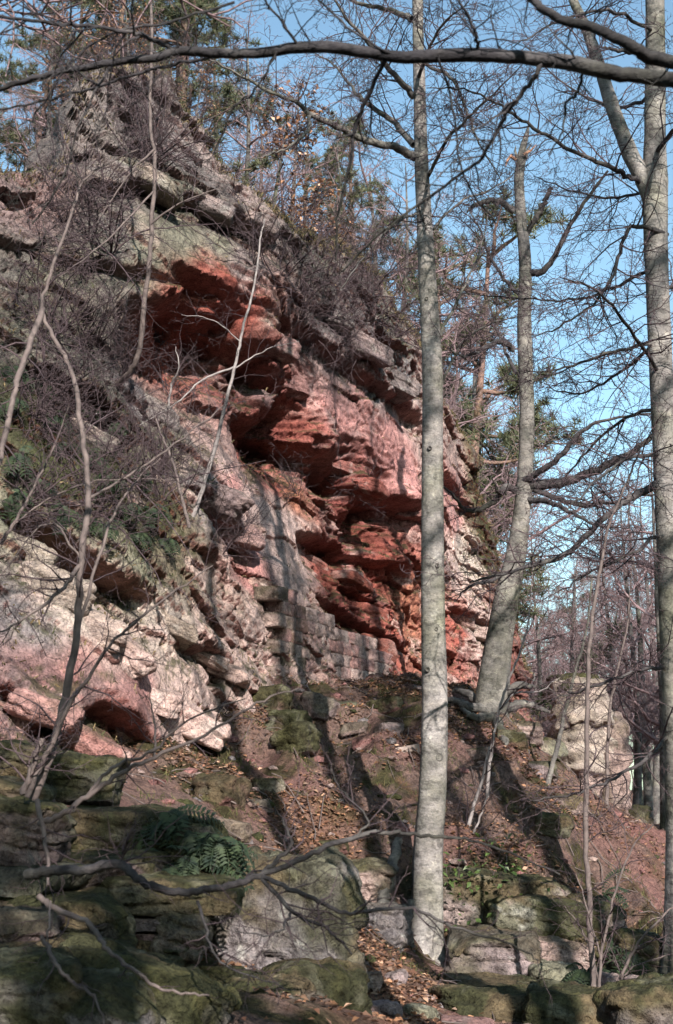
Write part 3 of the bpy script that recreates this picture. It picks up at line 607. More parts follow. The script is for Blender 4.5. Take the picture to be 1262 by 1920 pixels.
for k, (px, py, y, sz, rz, tl, ms) in enumerate(OS):
    t = [GREY * .4, GREY * .32 + PINK * .1, LICH * .34, GREY * .34][k % 4]  # slab tones, like MOSS, lowered to stand in for shade on this corner
    obj('slab', rock_mesh('slab', sz, 60 + k, 27, 11, .12, .09 if sz[2] > .15 else 0, t, ms, .16, outcrop, P(px, py, y), rz, (.04, tl)), outcrop)

ledge = thing('rock_ledge', P(1000, 1860, 12.5), 'broken mossy rock ledge running right from the pale beech trunk', 'rock ledge')
LS = [(925,1795,12.5,(.85,.7,.40),.0,.02,.6),(1010,1740,13.1,(1.0,.8,.5),.1,.12,.85),(880,1700,13.3,(.8,.7,.55),.0,.05,.85),(1050,1790,12.7,(.62,.6,.24),.0,.1,.35),(980,1690,13.5,(.8,.7,.4),0,.1,.9),
      (1030,1835,12.4,(.40,.6,.26),.0,.05,-.3),(1080,1850,12.3,(.26,.6,.2),.1,.1,.2),(1140,1855,11.8,(.16,.4,.22),.1,.15,.1),(1185,1860,11.7,(.18,.4,.22),0,.1,.1),(1225,1865,11.6,(.16,.4,.2),0,-.05,.2),
      (940,1885,11.2,(1.0,.7,.34),.0,.03,1.0),(1050,1890,11.0,(.6,.6,.28),.1,.06,1.0),(1150,1905,10.6,(.7,.6,.26),.05,.05,.95),(1120,1800,12.6,(.4,.5,.4),.1,.2,.8),(720,1740,12.2,(.42,.5,.34),.1,.0,.25),(680,1660,12.9,(.5,.6,.4),.05,.0,.7),(1100,1740,13.3,(.5,.6,.5),.1,.3,.8),(1200,1800,12.4,(.5,.6,.4),.1,.2,.8)]
for k, (px, py, y, sz, rz, tl, ms) in enumerate(LS):
    t = [GREY * .75 + PINK * .12, LICH * .7, GREY * .65, PALE * .7][k % 4]
    obj('block', rock_mesh('block', sz, 160 + k, 25, 10, .11, .12 if sz[2] > .3 else 0, t, ms, .4, ledge, P(px, py, y), rz, (.04, tl)), ledge)

srng = RS(31)
STN = [(510,1310,16.6,(.42,.4,.36),'mossy jointed rock knob just below the stone wall',.75),(600,1320,17,(.4,.4,.25),'small pale rock on the slope below the stone wall',.3),(560,1420,15.2,(.36,.4,.3),'mossy hummock rock left of the dark trunk shadow on the slope',.9),
       (545,1350,16,(.4,.4,.3),'mossy block under the jointed rock knob',.7),(690,1400,16.3,(.32,.3,.16),'pale pink stone in the slope left of the pale beech trunk',.15),(730,1390,16.6,(.35,.3,.16),'squared stone beside the plank on the slope',.1),(660,1370,16.9,(.35,.3,.15),'flat stone half buried in the mid slope',.3),
       (640,1340,17.4,(.4,.3,.16),'flat stone high on the slope near the wall',.3),(720,1350,17.2,(.4,.3,.18),'mossy stone near the top of the slope',.7),(480,1545,13,(.26,.25,.12),'loose stone in the leaf strewn gully',.3),(430,1600,11.6,(.34,.3,.14),'low brown stone in the gully behind the fern',.3),(500,1500,13.6,(.3,.3,.16),'half buried stone above the gully',.6),
       (410,1490,12.6,(.4,.4,.3),'pale patched rock beside the gully at the cliff foot',.5),(715,1890,9.4,(.22,.22,.14),'pink squared stone in the leaf path at the bottom',-.2),(680,1850,10,(.26,.25,.12),'flat stone crossing the leaf path',.1),(790,1885,9.7,(.22,.2,.10),'pinkish stone on the right side of the leaf path',-.2),(870,1912,9.4,(.36,.25,.10),'long flat stone at the bottom edge of the path',-.2),(740,1850,10.4,(.18,.18,.09),'small stone sunk in the orange leaves',0),
       (980,1370,17.6,(.4,.4,.26),'lichened rock right of the leaning tree foot',.4),(1020,1400,18,(.5,.4,.2),'brown slab on the path right of the leaning tree',.2),(960,1420,16.6,(.35,.3,.2),'mossy stone under the leaning tree roots',.7),(1010,1480,16.2,(.4,.35,.22),'stone on the right flank of the slope',.5),(1060,1560,15.6,(.4,.3,.24),'dark stone beside the diagonal trunk shadow',.5),(1040,1620,14.8,(.35,.3,.2),'stone at the lower right of the slope',.6),
       (620,1560,13.4,(.3,.25,.12),'mossy stone in the middle of the slope foot',.8),(820,1440,15.8,(.3,.25,.14),'stone half hidden behind the pale beech trunk',.4),(900,1440,15.9,(.3,.25,.14),'brown stone right of the pale beech trunk',.4)]
for k, (px, py, y, sz, lb, ms) in enumerate(STN):
    c = P(px, py, y); gz = float(ground_z(c[0], c[1])); 
    me = rock_mesh('stone', sz, 260 + k, 15, 8, .13, .09 if sz[2] > .25 else 0, [PINK * .55, GREY * .7 + PINK * .15, PALE * .5, LICH * .7][k % 4], ms + .2, .2, None, (0, 0, sz[2] * .5), srng.uniform(-.6, .6), (srng.normal(0, .12), srng.normal(0, .12)))
    obj('stone', me, None, lb, 'stone', None, None, (c[0], c[1], gz - sz[2] * .42 if sz[2] < .2 else max(gz - sz[2] * .4, c[2] - sz[2] * .7)))

# far rock pillar on the right
pil = thing('rock_pillar', (4.9, 25, .8), 'pale cream rock pillar with mossy top behind the saplings at right', 'rock pillar')
for k, (px, py, sz, t) in enumerate([(1085,1330,(.95,1.2,.8),CREAM*1.0),(1090,1400,(1.05,1.2,.7),CREAM*1.0),(1110,1470,(1.1,1.2,.75),PALE*.95),(1125,1540,(.9,1.2,.7),PALE*.85),(1145,1440,(.5,1,1.6),PALE*.8),(1045,1420,(.35,.6,.5),LICH),(1050,1470,(.35,.6,.4),LICH),(1080,1285,(.8,1.1,.25),MOSS*1.6),(1020,1500,(.9,1,.6),LICH),(1010,1420,(.5,.8,.5),GREY),(1180,1560,(.6,1,.7),PALE*.8),(1060,1290,(.5,.9,.3),LICH)]):
    obj('rock_layer', rock_mesh('rock_layer', (sz[0], sz[1], sz[2] * 1.25), 360 + k, 19, 9, .10, .3, t * .72, .38 if k < 5 else .8, .3, pil, P(px, py, 25 + .1 * (k % 3)), .2 * (k % 2), (0, .05)), pil)

# ------------------------------------------------------------------ trees
def trunk_mesh(name, line, rad, root, mat, sides=20, flare=0.0, seed=0, rough=.03):
    line = np.asarray(line); V, F = tubes([line], [np.asarray(rad)], sides); n = len(line)
    c = np.repeat(line, sides, 0); d = V - c; r = np.linalg.norm(d, axis=1, keepdims=True); d = d / np.maximum(r, 1e-6)
    s = np.repeat(arclen(line), sides)
    k = 1 + rough * fbm(V * 3.0, 3, seed)[:, None] + rough * .8 * fbm(V * 11, 3, seed + 1)[:, None]
    if flare:
        a = np.arctan2(d[:, 1], d[:, 0]); fl = np.exp(-s / (4 * rad[0])) * flare
        k = k + (fl * (.65 + .55 * np.cos(a * 4 + seed) + .3 * np.cos(a * 7 + 2 * seed)))[:, None]
    V = c + d * r * k
    return mesh(name, sub(V, root), F, mat)
def taper(n, r0, r1, p=1.0):
    return r1 + (r0 - r1) * (1 - np.linspace(0, 1, n)) ** p
def limb(root, pts, r0, r1, rng, mat, name='limb', y=None, per=6, jit=.006, sides=8, world=False):
    """one limb through given points; returns the line and its radii"""
    ln = smoothline(np.array(pts) if world else PL(pts, y), per, jit, rng); ra = taper(len(ln), r0, r1, .9)
    kn = 1 + .12 * fbm(ln * 6, 2, 77)
    V, F = tubes([ln], [ra * kn], sides); obj(name, mesh(name, sub(V, root), F, mat), root)
    return ln, ra
def px2m(w, y): return w / FPX * y / 2

# --- the pale beech in the middle
rng = RS(101)
beech = thing('beech_tree', P(798, 1818, 12.7), 'pale straight beech trunk standing in the middle beside the leaf path', 'tree')
bt = [(790,1850,60),(794,1815,46),(797,1780,33),(800,1740,28),(802,1690,26),(803,1600,26),(810,1500,25),(814,1400,24.5),(815,1300,24),(812,1150,22.5),(811,1000,21.5),(811,850,20.5),(811,700,20),(806,600,19),(800,500,17),(795,400,15.5),(790,300,14),(787,180,12.5),(784,60,11.5),(783,-60,11),(786,-250,9),(780,-500,5),(776,-800,2)]
ln = smoothline(PL([(a, b) for a, b, _ in bt], 12.8), 8); ra = np.interp(np.linspace(0, len(bt) - 1, len(ln)), range(len(bt)), [px2m(2 * w, 12.8) for *_, w in bt])
obj('trunk', trunk_mesh('trunk', ln, ra, beech, M_BEECH, 24, .4, 3), beech)
BT = bpy.context.scene.objects and [c for c in beech.children if c.name.startswith('trunk')][0]
for pts, r0 in [([(785,1800,12.65),(768,1815,12.4),(745,1832,12.1)],.05),([(800,1812,12.55),(806,1835,12.2),(800,1850,11.9)],.05),([(812,1800,12.7),(835,1818,12.5),(860,1826,12.4)],.045),([(782,1795,12.8),(765,1800,12.9),(750,1800,13)],.04)]:
    limb(beech, pts, r0, .015, rng, M_BEECH, 'root', jit=.006, sides=10)
def knot(trunk, root, px, py, y, r, mat):
    c = P(px, py, y); a = np.linspace(0, 2 * math.pi, 12, endpoint=False); rows = []
    for rr, dep in ((1.25, .012), (1.0, -.012), (.72, -.010), (.5, .004), (0.02, .006)):
        rows.append(np.stack([c[0] + r * rr * np.cos(a), np.full(12, c[1] + dep), c[2] + r * 1.1 * rr * np.sin(a)], -1))
    V = np.concatenate(rows); i = np.arange(12); F = np.concatenate([np.stack([k * 12 + i, k * 12 + (i + 1) % 12, (k + 1) * 12 + (i + 1) % 12, (k + 1) * 12 + i], -1) for k in range(4)])
    obj('knot', mesh('knot', sub(V + .004 * fbm(V * 30, 2, 5)[:, None], root), F, mat), trunk)
for px, py, r in [(824,1420,.032),(802,1255,.02),(806,1610,.026),(816,1650,.016),(820,1060,.02),(806,840,.018),(800,560,.016),(818,1180,.014)]: knot(BT, beech, px, py, 12.8 - .106 if py > 700 else 12.8 - .085, r, M_LIMB)
tw = []
for pts, r0, dep, L in [([(778,295,12.8),(740,277,12.6),(680,262,12.4),(640,240,12.3),(582,215,12.1),(560,195,12),(500,170,11.8),(430,130,11.6),(360,95,11.4)],9,1,.9),
                        ([(776,272,12.8),(735,228,13.1),(690,195,13.3),(660,165,13.5),(625,120,13.8),(590,100,14)],7,1,.9),
                        ([(776,182,12.8),(740,140,12.6),(690,80,12.4),(640,20,12.2),(600,-60,12)],7,1,.9),
                        ([(773,36,12.8),(740,22,13),(680,8,13.2),(620,-20,13.4),(540,-60,13.6)],7,1,.9),
                        ([(800,120,12.8),(850,150,12.5),(880,220,12.2),(900,270,12),(940,340,11.8)],4,1,.7),
                        ([(830,720,12.8),(870,640,12.6),(940,600,12.4),(1000,590,12.2)],2.5,1,.6),
                        ([(812,430,12.8),(860,380,13.2),(930,350,13.6),(1000,300,14)],3,1,.7),
                        ([(818,640,12.8),(860,560,13.4),(900,470,14),(920,380,14.6)],3.5,1,.8),([(803,330,12.8),(840,260,12),(900,200,11.4),(980,120,11)],4,1,.8),([(782,400,12.8),(740,420,12.4),(690,470,12),(640,540,11.7)],3,1,.7),([(784,150,12.8),(820,60,12),(880,0,11.4)],4,1,.8),([(785,-100,12.8),(860,-200,12),(960,-260,11),(1060,-280,10)],6,1,1.0),([(782,-160,12.8),(700,-260,13),(560,-330,13.4)],6,1,1.0),([(785,-300,12.8),(820,-420,13.6),(900,-520,14.6)],5,1,1.0)]:
    l, r = limb(beech, pts, px2m(2 * r0, 12.8), .004, rng, M_LIMB)
    branchlets(rng, l, r, 30, L, 2, .25, .03, .12, tw, sub_n=1.3)
l, r = limb(beech, [(580,216,12.1),(578,245,12),(552,268,11.9),(520,285,11.8),(470,300,11.7)], .02, .003, rng, M_LIMB); branchlets(rng, l, r, 8, .5, 1, out=tw)
obj('twigs', twig_mesh('twigs', tw, M_TWIG, beech), beech, kind='stuff')

# --- the leaning snag with a broken top on the mound
rng = RS(102)
snag = thing('beech_tree', P(925, 1350, 17.4), 'leaning grey tree with a broken splintered top on the mound', 'tree')
st_ = [(915,1372,46),(922,1330,36),(925,1290,34),(932,1230,31),(940,1180,29),(952,1110,27),(966,1050,24),(976,980,20),(984,900,18),(988,800,17.5),(986,700,17),(983,600,16.5),(985,500,14.5),(978,420,13),(973,340,12),(976,310,11.5),(980,285,9)]
ln = smoothline(PL([(a, b) for a, b, _ in st_], 17.4), 8); ra = np.interp(np.linspace(0, len(st_) - 1, len(ln)), range(len(st_)), [px2m(2 * w, 17.4) for *_, w in st_])
kc = int(np.argmin(np.abs(ln[:, 2] - P(985, 500, 17.4)[2])))
obj('trunk', trunk_mesh('trunk', ln[:kc + 2], ra[:kc + 2] * .84, snag, M_SNAG, 22, .12, 5, .05), snag)
up_ = obj('upper_trunk', trunk_mesh('upper_trunk', ln[kc:], ra[kc:] * .85, snag, M_LIMB, 20, 0, 6, .12), snag)
V, F = tubes([PL([(976, 296), (982, 270), (988, 250), (992, 232)], 17.4), PL([(984, 300), (990, 280), (997, 268)], 17.42), PL([(970, 300), (966, 282), (968, 272)], 17.38)], [np.array([.055, .045, .03, .008]), np.array([.03, .02, .004]), np.array([.025, .015, .003])], 7)
V = V + .012 * fbm(V * 14, 3, 9)[:, None]
obj('splintered_top', mesh('splintered_top', sub(V, snag), F, M_LIMB), up_)
V, F = tubes([PL([(968, 300), (958, 292), (952, 300), (948, 312)], 17.25), PL([(982, 290), (996, 282), (1006, 270)], 17.3)], [np.array([.02, .03, .02, .004])] * 1 + [np.array([.02, .016, .004])], 5)
obj('torn_bark', mesh('torn_bark', sub(V, snag), F, M_WOOD), up_)
tw = []
for pts, r0, r1, cnt in [([(985,440,17.4),(1005,410,17.3),(1020,380,17.2),(1034,352,17.1)],6,.03,2),([(990,512,17.4),(1018,508,17.3),(1045,470,17.2),(1085,395,17),(1140,320,16.8)],8,.015,12),
                         ([(962,395,17.4),(935,376,17.2),(905,380,17),(885,388,16.9),(876,398,16.8)],7,.012,5),([(963,655,17.4),(935,640,17.2),(905,655,17),(870,668,16.8),(840,650,16.6)],7,.008,10),
                         ([(985,908,17.4),(1050,905,17.2),(1110,885,17),(1180,850,16.8),(1240,810,16.6),(1300,790,16.4)],11,.015,16),([(975,905,17.4),(1040,865,17),(1080,820,16.8),(1130,790,16.6),(1240,770,16.4)],7,.008,14),
                         ([(968,922,17.4),(950,912,17.3),(920,945,17.1),(880,958,16.9),(850,930,16.7),(820,900,16.6)],8,.006,12),([(990,912,17.4),(1060,940,17.2),(1130,945,17.1),(1200,930,17),(1260,925,16.9)],6,.006,12),
                         ([(985,935,17.4),(1040,945,17),(1080,965,16.8),(1120,985,16.6),(1180,990,16.4)],6,.005,12),([(950,1075,17.4),(915,1090,17.2),(880,1100,17),(850,1130,16.9)],5,.004,8),([(968,700,17.4),(940,640,17.6),(920,580,17.8),(905,520,18)],4,.004,10),
                         ([(978,560,17.4),(930,500,17.6),(900,430,17.8),(880,395,18)],4,.006,10),([(955,915,17.4),(935,925,17.0),(930,910,16.9),(920,895,16.9)],5,.006,3)]:
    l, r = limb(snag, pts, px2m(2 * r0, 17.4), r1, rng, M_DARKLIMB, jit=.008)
    branchlets(rng, l, r, int(cnt * 1.4), 1.0, 2, .28, .0, .2, tw, sub_n=1.1)
obj('twigs', twig_mesh('twigs', tw, M_TWIG, snag), snag, kind='stuff')
for pts in [[(915,1335,17.3),(880,1325,17.0),(850,1312,17.1),(835,1315,17.2)],[(925,1345,17.2),(890,1345,16.8),(865,1330,16.9)],[(930,1345,17.2),(945,1385,16.5),(950,1420,16.2)],[(945,1330,17.4),(985,1320,17.5),(1030,1335,17.7)],[(910,1330,17.4),(875,1300,17.6),(850,1296,17.8)],[(935,1300,17.4),(975,1285,17.3),(1005,1290,17.2)]]:
    limb(snag, pts, .075, .02, rng, M_LIMB, 'root', sides=8, jit=.01)

# --- the forked beech at the right edge
rng = RS(103)
fork = thing('beech_tree', P(1280, 1840, 12), 'thick forked beech trunk at the right edge of the picture', 'tree')
ft = [(1282,1850,40),(1280,1780,33),(1278,1600,30),(1272,1400,28),(1262,1200,26.5),(1254,1000,26),(1247,850,25.5),(1240,700,25),(1233,550,24.5),(1229,430,26),(1228,340,28),(1228,250,23),(1229,100,22),(1228,0,21),(1226,-150,18),(1222,-400,12),(1220,-700,5),(1220,-900,2)]
ln = smoothline(PL([(a, b) for a, b, _ in ft], 12.0), 8); ra = np.interp(np.linspace(0, len(ft) - 1, len(ln)), range(len(ft)), [px2m(1.84 * w, 12.0) for *_, w in ft])
obj('trunk', trunk_mesh('trunk', ln, ra, fork, M_BEECH, 24, .25, 8), fork)
tw = []
l, r = limb(fork, [(1224,385,12),(1208,340,12),(1183,290,12),(1155,220,12.1),(1132,150,12.2),(1102,60,12.3),(1075,0,12.4),(1040,-110,12.6),(1000,-260,12.8),(980,-420,13)], px2m(38, 12), .02, rng, M_BEECH, jit=.002, sides=16)
branchlets(rng, l, r, 26, 1.0, 2, .25, .03, .25, tw)
for pts, r0, r1, cnt in [([(1215,345,12),(1180,332,11.9),(1140,312,11.8),(1070,280,11.6),(1000,240,11.4),(940,200,11.3),(880,170,11.2),(800,165,11)],6,.004,24),([(1250,440,12),(1190,424,11.6),(1170,450,11.5),(1145,525,11.4),(1110,572,11.3),(1050,612,11.2),(1000,630,11.1)],5,.004,18),
                         ([(1235,905,12),(1180,935,11.8),(1130,975,11.6),(1060,1040,11.4),(1000,1058,11.2),(950,1075,11),(880,1092,10.8)],8,.006,20),([(1235,640,12),(1150,660,11.7),(1060,690,11.5),(980,700,11.3)],4,.004,16),([(1230,500,12),(1150,540,12.4),(1080,560,12.8),(980,560,13.2),(850,548,13.6)],4,.004,20),
                         ([(1235,760,12),(1150,800,12.3),(1080,870,12.6),(1040,930,12.8)],4,.004,14),([(1225,100,12),(1160,95,11.6),(1130,90,11.5)],5,.01,4),([(1240,1000,12),(1180,1040,11.6),(1100,1080,11.3),(1030,1120,11)],4,.004,16),([(1250,1250,12),(1190,1260,11.6),(1110,1290,11.3),(1040,1310,11)],4,.004,16),
                         ([(1255,1380,12),(1200,1430,11.6),(1130,1470,11.3),(1060,1490,11),(1000,1500,10.8)],4,.004,14),([(1225,-100,12),(1100,-200,11),(960,-300,10)],7,.006,22),([(1225,-200,12),(1320,-300,13),(1400,-420,14)],6,.006,16),([(1232,560,12),(1280,520,12.6),(1340,440,13)],5,.006,10),
                         ([(1235,640,12),(1160,700,12.8),(1080,740,13.4),(1020,720,14)],4,.004,16),([(1228,290,12),(1290,200,11),(1330,60,10)],5,.005,12),([(1225,60,12),(1140,20,11.2),(1050,40,10.6),(960,90,10)],4,.004,16),([(1240,850,12),(1180,860,11),(1120,900,10.4),(1060,960,10)],4,.004,14),([(1236,700,12),(1170,600,11),(1110,540,10.3),(1050,520,9.8)],4,.004,14),([(1235,350,12),(1160,370,12.6),(1080,360,13.2),(1000,330,13.8)],3.5,.004,18),([(1228,180,12),(1150,200,12.8),(1060,160,13.6),(980,80,14.2)],4,.004,20)]:
    l, r = limb(fork, pts, px2m(2 * r0, 12), r1, rng, M_DARKLIMB, jit=.008)
    branchlets(rng, l, r, int(cnt * 1.45), 1.05, 2, .25, .02, .12, tw, sub_n=1.2)
obj('twigs', twig_mesh('twigs', tw, M_TWIG, fork), fork, kind='stuff')

# --- the near tree whose trunk stands just outside the frame on the right; its limbs reach across the top
rng = RS(104)
NT = np.array([2.02, 3.4])
near = thing('beech_tree', (NT[0], NT[1], 0), 'dark limbs of a near beech reaching across the top from the right', 'tree')
ln = smoothline([(NT[0], NT[1], z + 0.0) + np.array([.04 * math.sin(z), .03 * math.cos(z * 1.3), 0]) for z in np.linspace(-.2, 13, 14)], 6); obj('trunk', trunk_mesh('trunk', ln, taper(len(ln), .21, .06), near, M_BEECH, 20, .25, 11), near)
tw = []
A0 = [np.array([NT[0] - .05, NT[1], 3.35]), np.array([1.6, 3.9, 3.55])]
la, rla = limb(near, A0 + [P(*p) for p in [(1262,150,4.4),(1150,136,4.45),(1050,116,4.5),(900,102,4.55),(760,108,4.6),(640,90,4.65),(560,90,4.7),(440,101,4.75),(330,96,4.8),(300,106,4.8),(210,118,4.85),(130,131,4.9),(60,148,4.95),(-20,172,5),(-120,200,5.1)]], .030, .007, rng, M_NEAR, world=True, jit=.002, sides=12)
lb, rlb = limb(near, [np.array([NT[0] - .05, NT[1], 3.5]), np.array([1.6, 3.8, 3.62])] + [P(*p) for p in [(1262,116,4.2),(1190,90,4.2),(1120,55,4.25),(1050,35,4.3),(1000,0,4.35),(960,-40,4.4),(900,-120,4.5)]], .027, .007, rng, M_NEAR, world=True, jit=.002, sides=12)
for pts, r0, r1, cnt, L in [([(332,96,4.8),(280,72,4.75),(240,60,4.7),(180,50,4.65),(120,46,4.6),(0,30,4.5),(-80,20,4.5)],5,.006,10,.35),([(440,101,4.75),(370,112,4.9),(280,132,5.0),(200,158,5.1),(100,185,5.2),(0,206,5.3)],4,.004,10,.35),
                            ([(722,112,4.6),(700,160,4.7),(665,240,4.8),(660,290,4.85),(640,370,4.9),(632,420,4.95),(630,490,5)],5,.003,12,.28),([(1018,122,4.5),(985,165,4.55),(955,205,4.6),(925,262,4.65),(888,308,4.7),(800,372,4.8),(700,450,4.9),(640,510,5)],5,.003,18,.3),
                            ([(900,98,4.55),(893,70,4.5),(880,35,4.45),(850,-10,4.4)],4,.004,5,.3),([(1092,128,4.5),(1082,178,4.55),(1062,192,4.6),(1055,245,4.65),(1030,290,4.7)],3,.003,6,.25),([(755,108,4.6),(700,85,4.6),(640,40,4.7),(560,-30,4.8)],3,.003,8,.3),([(560,90,4.7),(520,30,4.6),(460,-40,4.5)],3,.003,8,.3),([(440,4,4.7),(330,40,4.7),(220,60,4.7),(130,120,4.7),(60,230,4.8)],3,.003,10,.3),([(820,105,4.55),(850,200,4.7),(870,330,4.8),(930,420,4.9)],2.5,.003,10,.25),([(520,95,4.7),(480,170,4.8),(440,200,4.9),(400,290,5)],2.5,.003,10,.3),([(210,118,4.85),(150,230,4.9),(120,330,5),(60,420,5.1)],2.5,.003,10,.3)]:
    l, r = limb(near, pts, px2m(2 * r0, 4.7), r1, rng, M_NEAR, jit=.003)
    branchlets(rng, l, r, int(cnt * 1.3), L * 1.5, 2, .22, .0, .12, tw, rmin=.0012)
branchlets(rng, lb, rlb, 8, .35, 1, .22, 0, .3, tw, rmin=.0012); branchlets(rng, la, rla, 14, .35, 1, .22, .02, .2, tw, rmin=.0012)
for k in range(7):
    a = rng.uniform(0, 6.3); z = rng.uniform(5.5, 11); p = np.array([NT[0], NT[1], z])
    g = grow(rng, p, (math.cos(a), math.sin(a), .5), 2.5, 9, .12, .04)
    l, r = limb(near, g, .04, .006, rng, M_LIMB, world=True, per=2); branchlets(rng, l, r, 10, .9, 1, .25, .03, .2, tw)
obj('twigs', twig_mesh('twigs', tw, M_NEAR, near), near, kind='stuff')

# ------------------------------------------------------------------ saplings and low branches
def sapling(name, base, label, stems, mat, seed, cat='sapling', twl=.5, twn=10, lvl=1, twmat=None, partname='stem'):
    rg = RS(seed); root = thing(name, base, label, cat); tws = []
    for pts, r0, r1 in stems:
        l, r = limb(root, pts, r0, r1, rg, mat, partname, jit=.004, sides=8)
        branchlets(rg, l, r, twn, twl, lvl, .25, .02, .15, tws, rmin=.0014)
    if tws: obj('twigs', twig_mesh('twigs', tws, twmat or M_TWIG, root), root, kind='stuff')
    return root
sapling('sapling', P(60, 1500, 7), 'many stemmed brown sapling leaning up from the left foreground rocks',
        [([(62,1500,7),(100,1400,7),(125,1290,7),(145,1180,7),(152,1050,7),(166,935,7.05),(155,820,7.1),(135,700,7.15),(105,640,7.2),(80,578,7.25),(100,500,7.3),(135,400,7.4),(165,330,7.5),(260,280,7.6)],.022,.004),
         ([(50,1495,6.9),(85,1420,6.9),(125,1330,6.85),(165,1270,6.8),(215,1200,6.8),(300,1130,6.8),(400,1060,6.8)],.014,.003),([(45,1490,6.9),(60,1440,6.9),(80,1385,6.9)],.018,.012),
         ([(150,1060,7),(120,1100,6.9),(60,1150,6.8),(0,1185,6.7)],.013,.004),([(166,935,7.05),(230,900,7.1),(330,830,7.2),(420,760,7.3)],.008,.003),([(145,1180,7),(200,1000,7.1),(240,920,7.2),(300,860,7.3)],.009,.003),([(80,578,7.25),(40,690,7.0),(22,760,6.9),(0,860,6.8),(-20,900,6.8)],.017,.012),([(152,1050,7),(90,980,7),(0,1080,6.9)],.006,.003)], M_SAP, 201, twl=.6, twn=14, lvl=2)
_sb = float(cliff_point(352, 995)[0][1]) + .08
sapling('sapling', P(352, 995, _sb), 'slender pale sapling leaning right out of the cliff slope',
        [([(352,995,_sb),(375,930,_sb),(400,850,_sb),(420,770,_sb),(442,680,_sb),(455,620,_sb),(478,530,_sb),(488,450,_sb),(496,410,_sb)],.028,.007),([(440,688,_sb),(380,712,_sb-.1),(345,745,_sb-.2),(300,775,_sb-.3),(262,797,_sb-.4)],.014,.004),([(315,765,_sb-.3),(322,720,_sb-.3),(335,690,_sb-.4),(330,650,_sb-.4)],.014,.004),([(438,692,_sb),(500,655,_sb+.1),(560,640,_sb+.2)],.010,.003),([(450,640,_sb),(400,600,_sb-.1),(340,590,_sb-.2)],.008,.003)], M_PALE, 202, twl=.7, twn=9)
_hb = cliff_point(218, 722)[0]; _hy = float(_hb[1])
sapling('hanging_branch', P(285, 130, 12.5), 'bent brown stem hanging down in front of the upper cliff face', [([(280,-60,_hy-.9),(284,60,_hy-.9),(282,230,_hy-.85),(291,300,_hy-.8),(286,400,_hy-.7),(280,490,_hy-.6),(270,570,_hy-.5),(262,650,_hy-.35),(245,695,_hy-.2),(218,722,_hy+.1)],.014,.036),([(290,280,12.5),(240,330,12.4),(180,420,12.3)],.012,.004),([(283,420,12.5),(340,380,12.4),(420,350,12.3)],.012,.004),([(287,360,12.5),(200,450,12.2),(110,520,12)],.010,.004)], M_SAP, 203, 'branch', .8, 8)
sapling('low_branch', P(80, 1640, 6.2), 'long grey branch sweeping low across the foreground from the left rocks', [([(50,1640,6.3),(100,1632,6.2),(160,1632,6.1),(222,1622,6.05),(262,1650,6),(310,1670,6),(360,1672,6),(430,1662,6),(488,1642,6),(560,1612,6),(640,1578,6),(730,1560,6),(800,1568,6),(860,1572,6),(940,1595,6),(1050,1640,6)],.023,.003),
        ([(488,1642,6),(520,1612,6),(545,1582,6),(535,1545,6),(515,1515,6)],.012,.003),([(488,1642,6),(540,1664,5.9),(600,1690,5.9),(660,1712,5.9),(760,1702,5.9),(850,1735,5.9),(960,1772,5.9),(1010,1800,5.9)],.011,.003),([(490,1645,6),(550,1710,5.9),(620,1745,5.9),(660,1790,5.9)],.010,.003),([(660,1572,6),(690,1540,6),(640,1480,6),(620,1440,6)],.006,.002),([(545,1710,5.9),(530,1740,5.8),(500,1755,5.8),(440,1745,5.8)],.006,.002),([(225,1622,6.05),(230,1595,6.05)],.008,.004),([(370,1690,6),(395,1770,5.9),(430,1815,5.9),(530,1850,5.8)],.007,.002)], M_DARKLIMB, 204, 'branch', .45, 12, 1)
sapling('low_branch', P(75, 1680, 5.9), 'bare curved branch dipping over the mossy boulder at bottom left', [([(72,1680,5.95),(105,1705,5.9),(160,1725,5.85),(185,1755,5.8),(205,1785,5.75),(250,1815,5.75),(290,1848,5.75),(340,1862,5.75),(392,1866,5.75)],.013,.004),([(78,1755,5.8),(110,1815,5.7),(140,1845,5.7),(175,1870,5.65),(198,1925,5.6)],.009,.004),([(95,1690,5.9),(90,1750,5.8),(95,1820,5.8)],.005,.002)], M_SAP, 205, 'branch', .25, 6)
sapling('low_branch', P(80, 1545, 6.5), 'thin forked branch rising right in front of the pale rib foot', [([(75,1545,6.6),(120,1525,6.5),(165,1495,6.5),(225,1450,6.5),(290,1420,6.5),(400,1370,6.5),(480,1320,6.5),(560,1290,6.5)],.015,.003),([(160,1498,6.5),(210,1440,6.5),(290,1405,6.5),(350,1350,6.5),(460,1310,6.5)],.009,.003),([(70,1500,6.6),(90,1600,6.5),(90,1660,6.4)],.012,.006),([(290,1420,6.5),(290,1350,6.6),(280,1300,6.6)],.006,.002)], M_SAP, 206, 'branch', .4, 9)
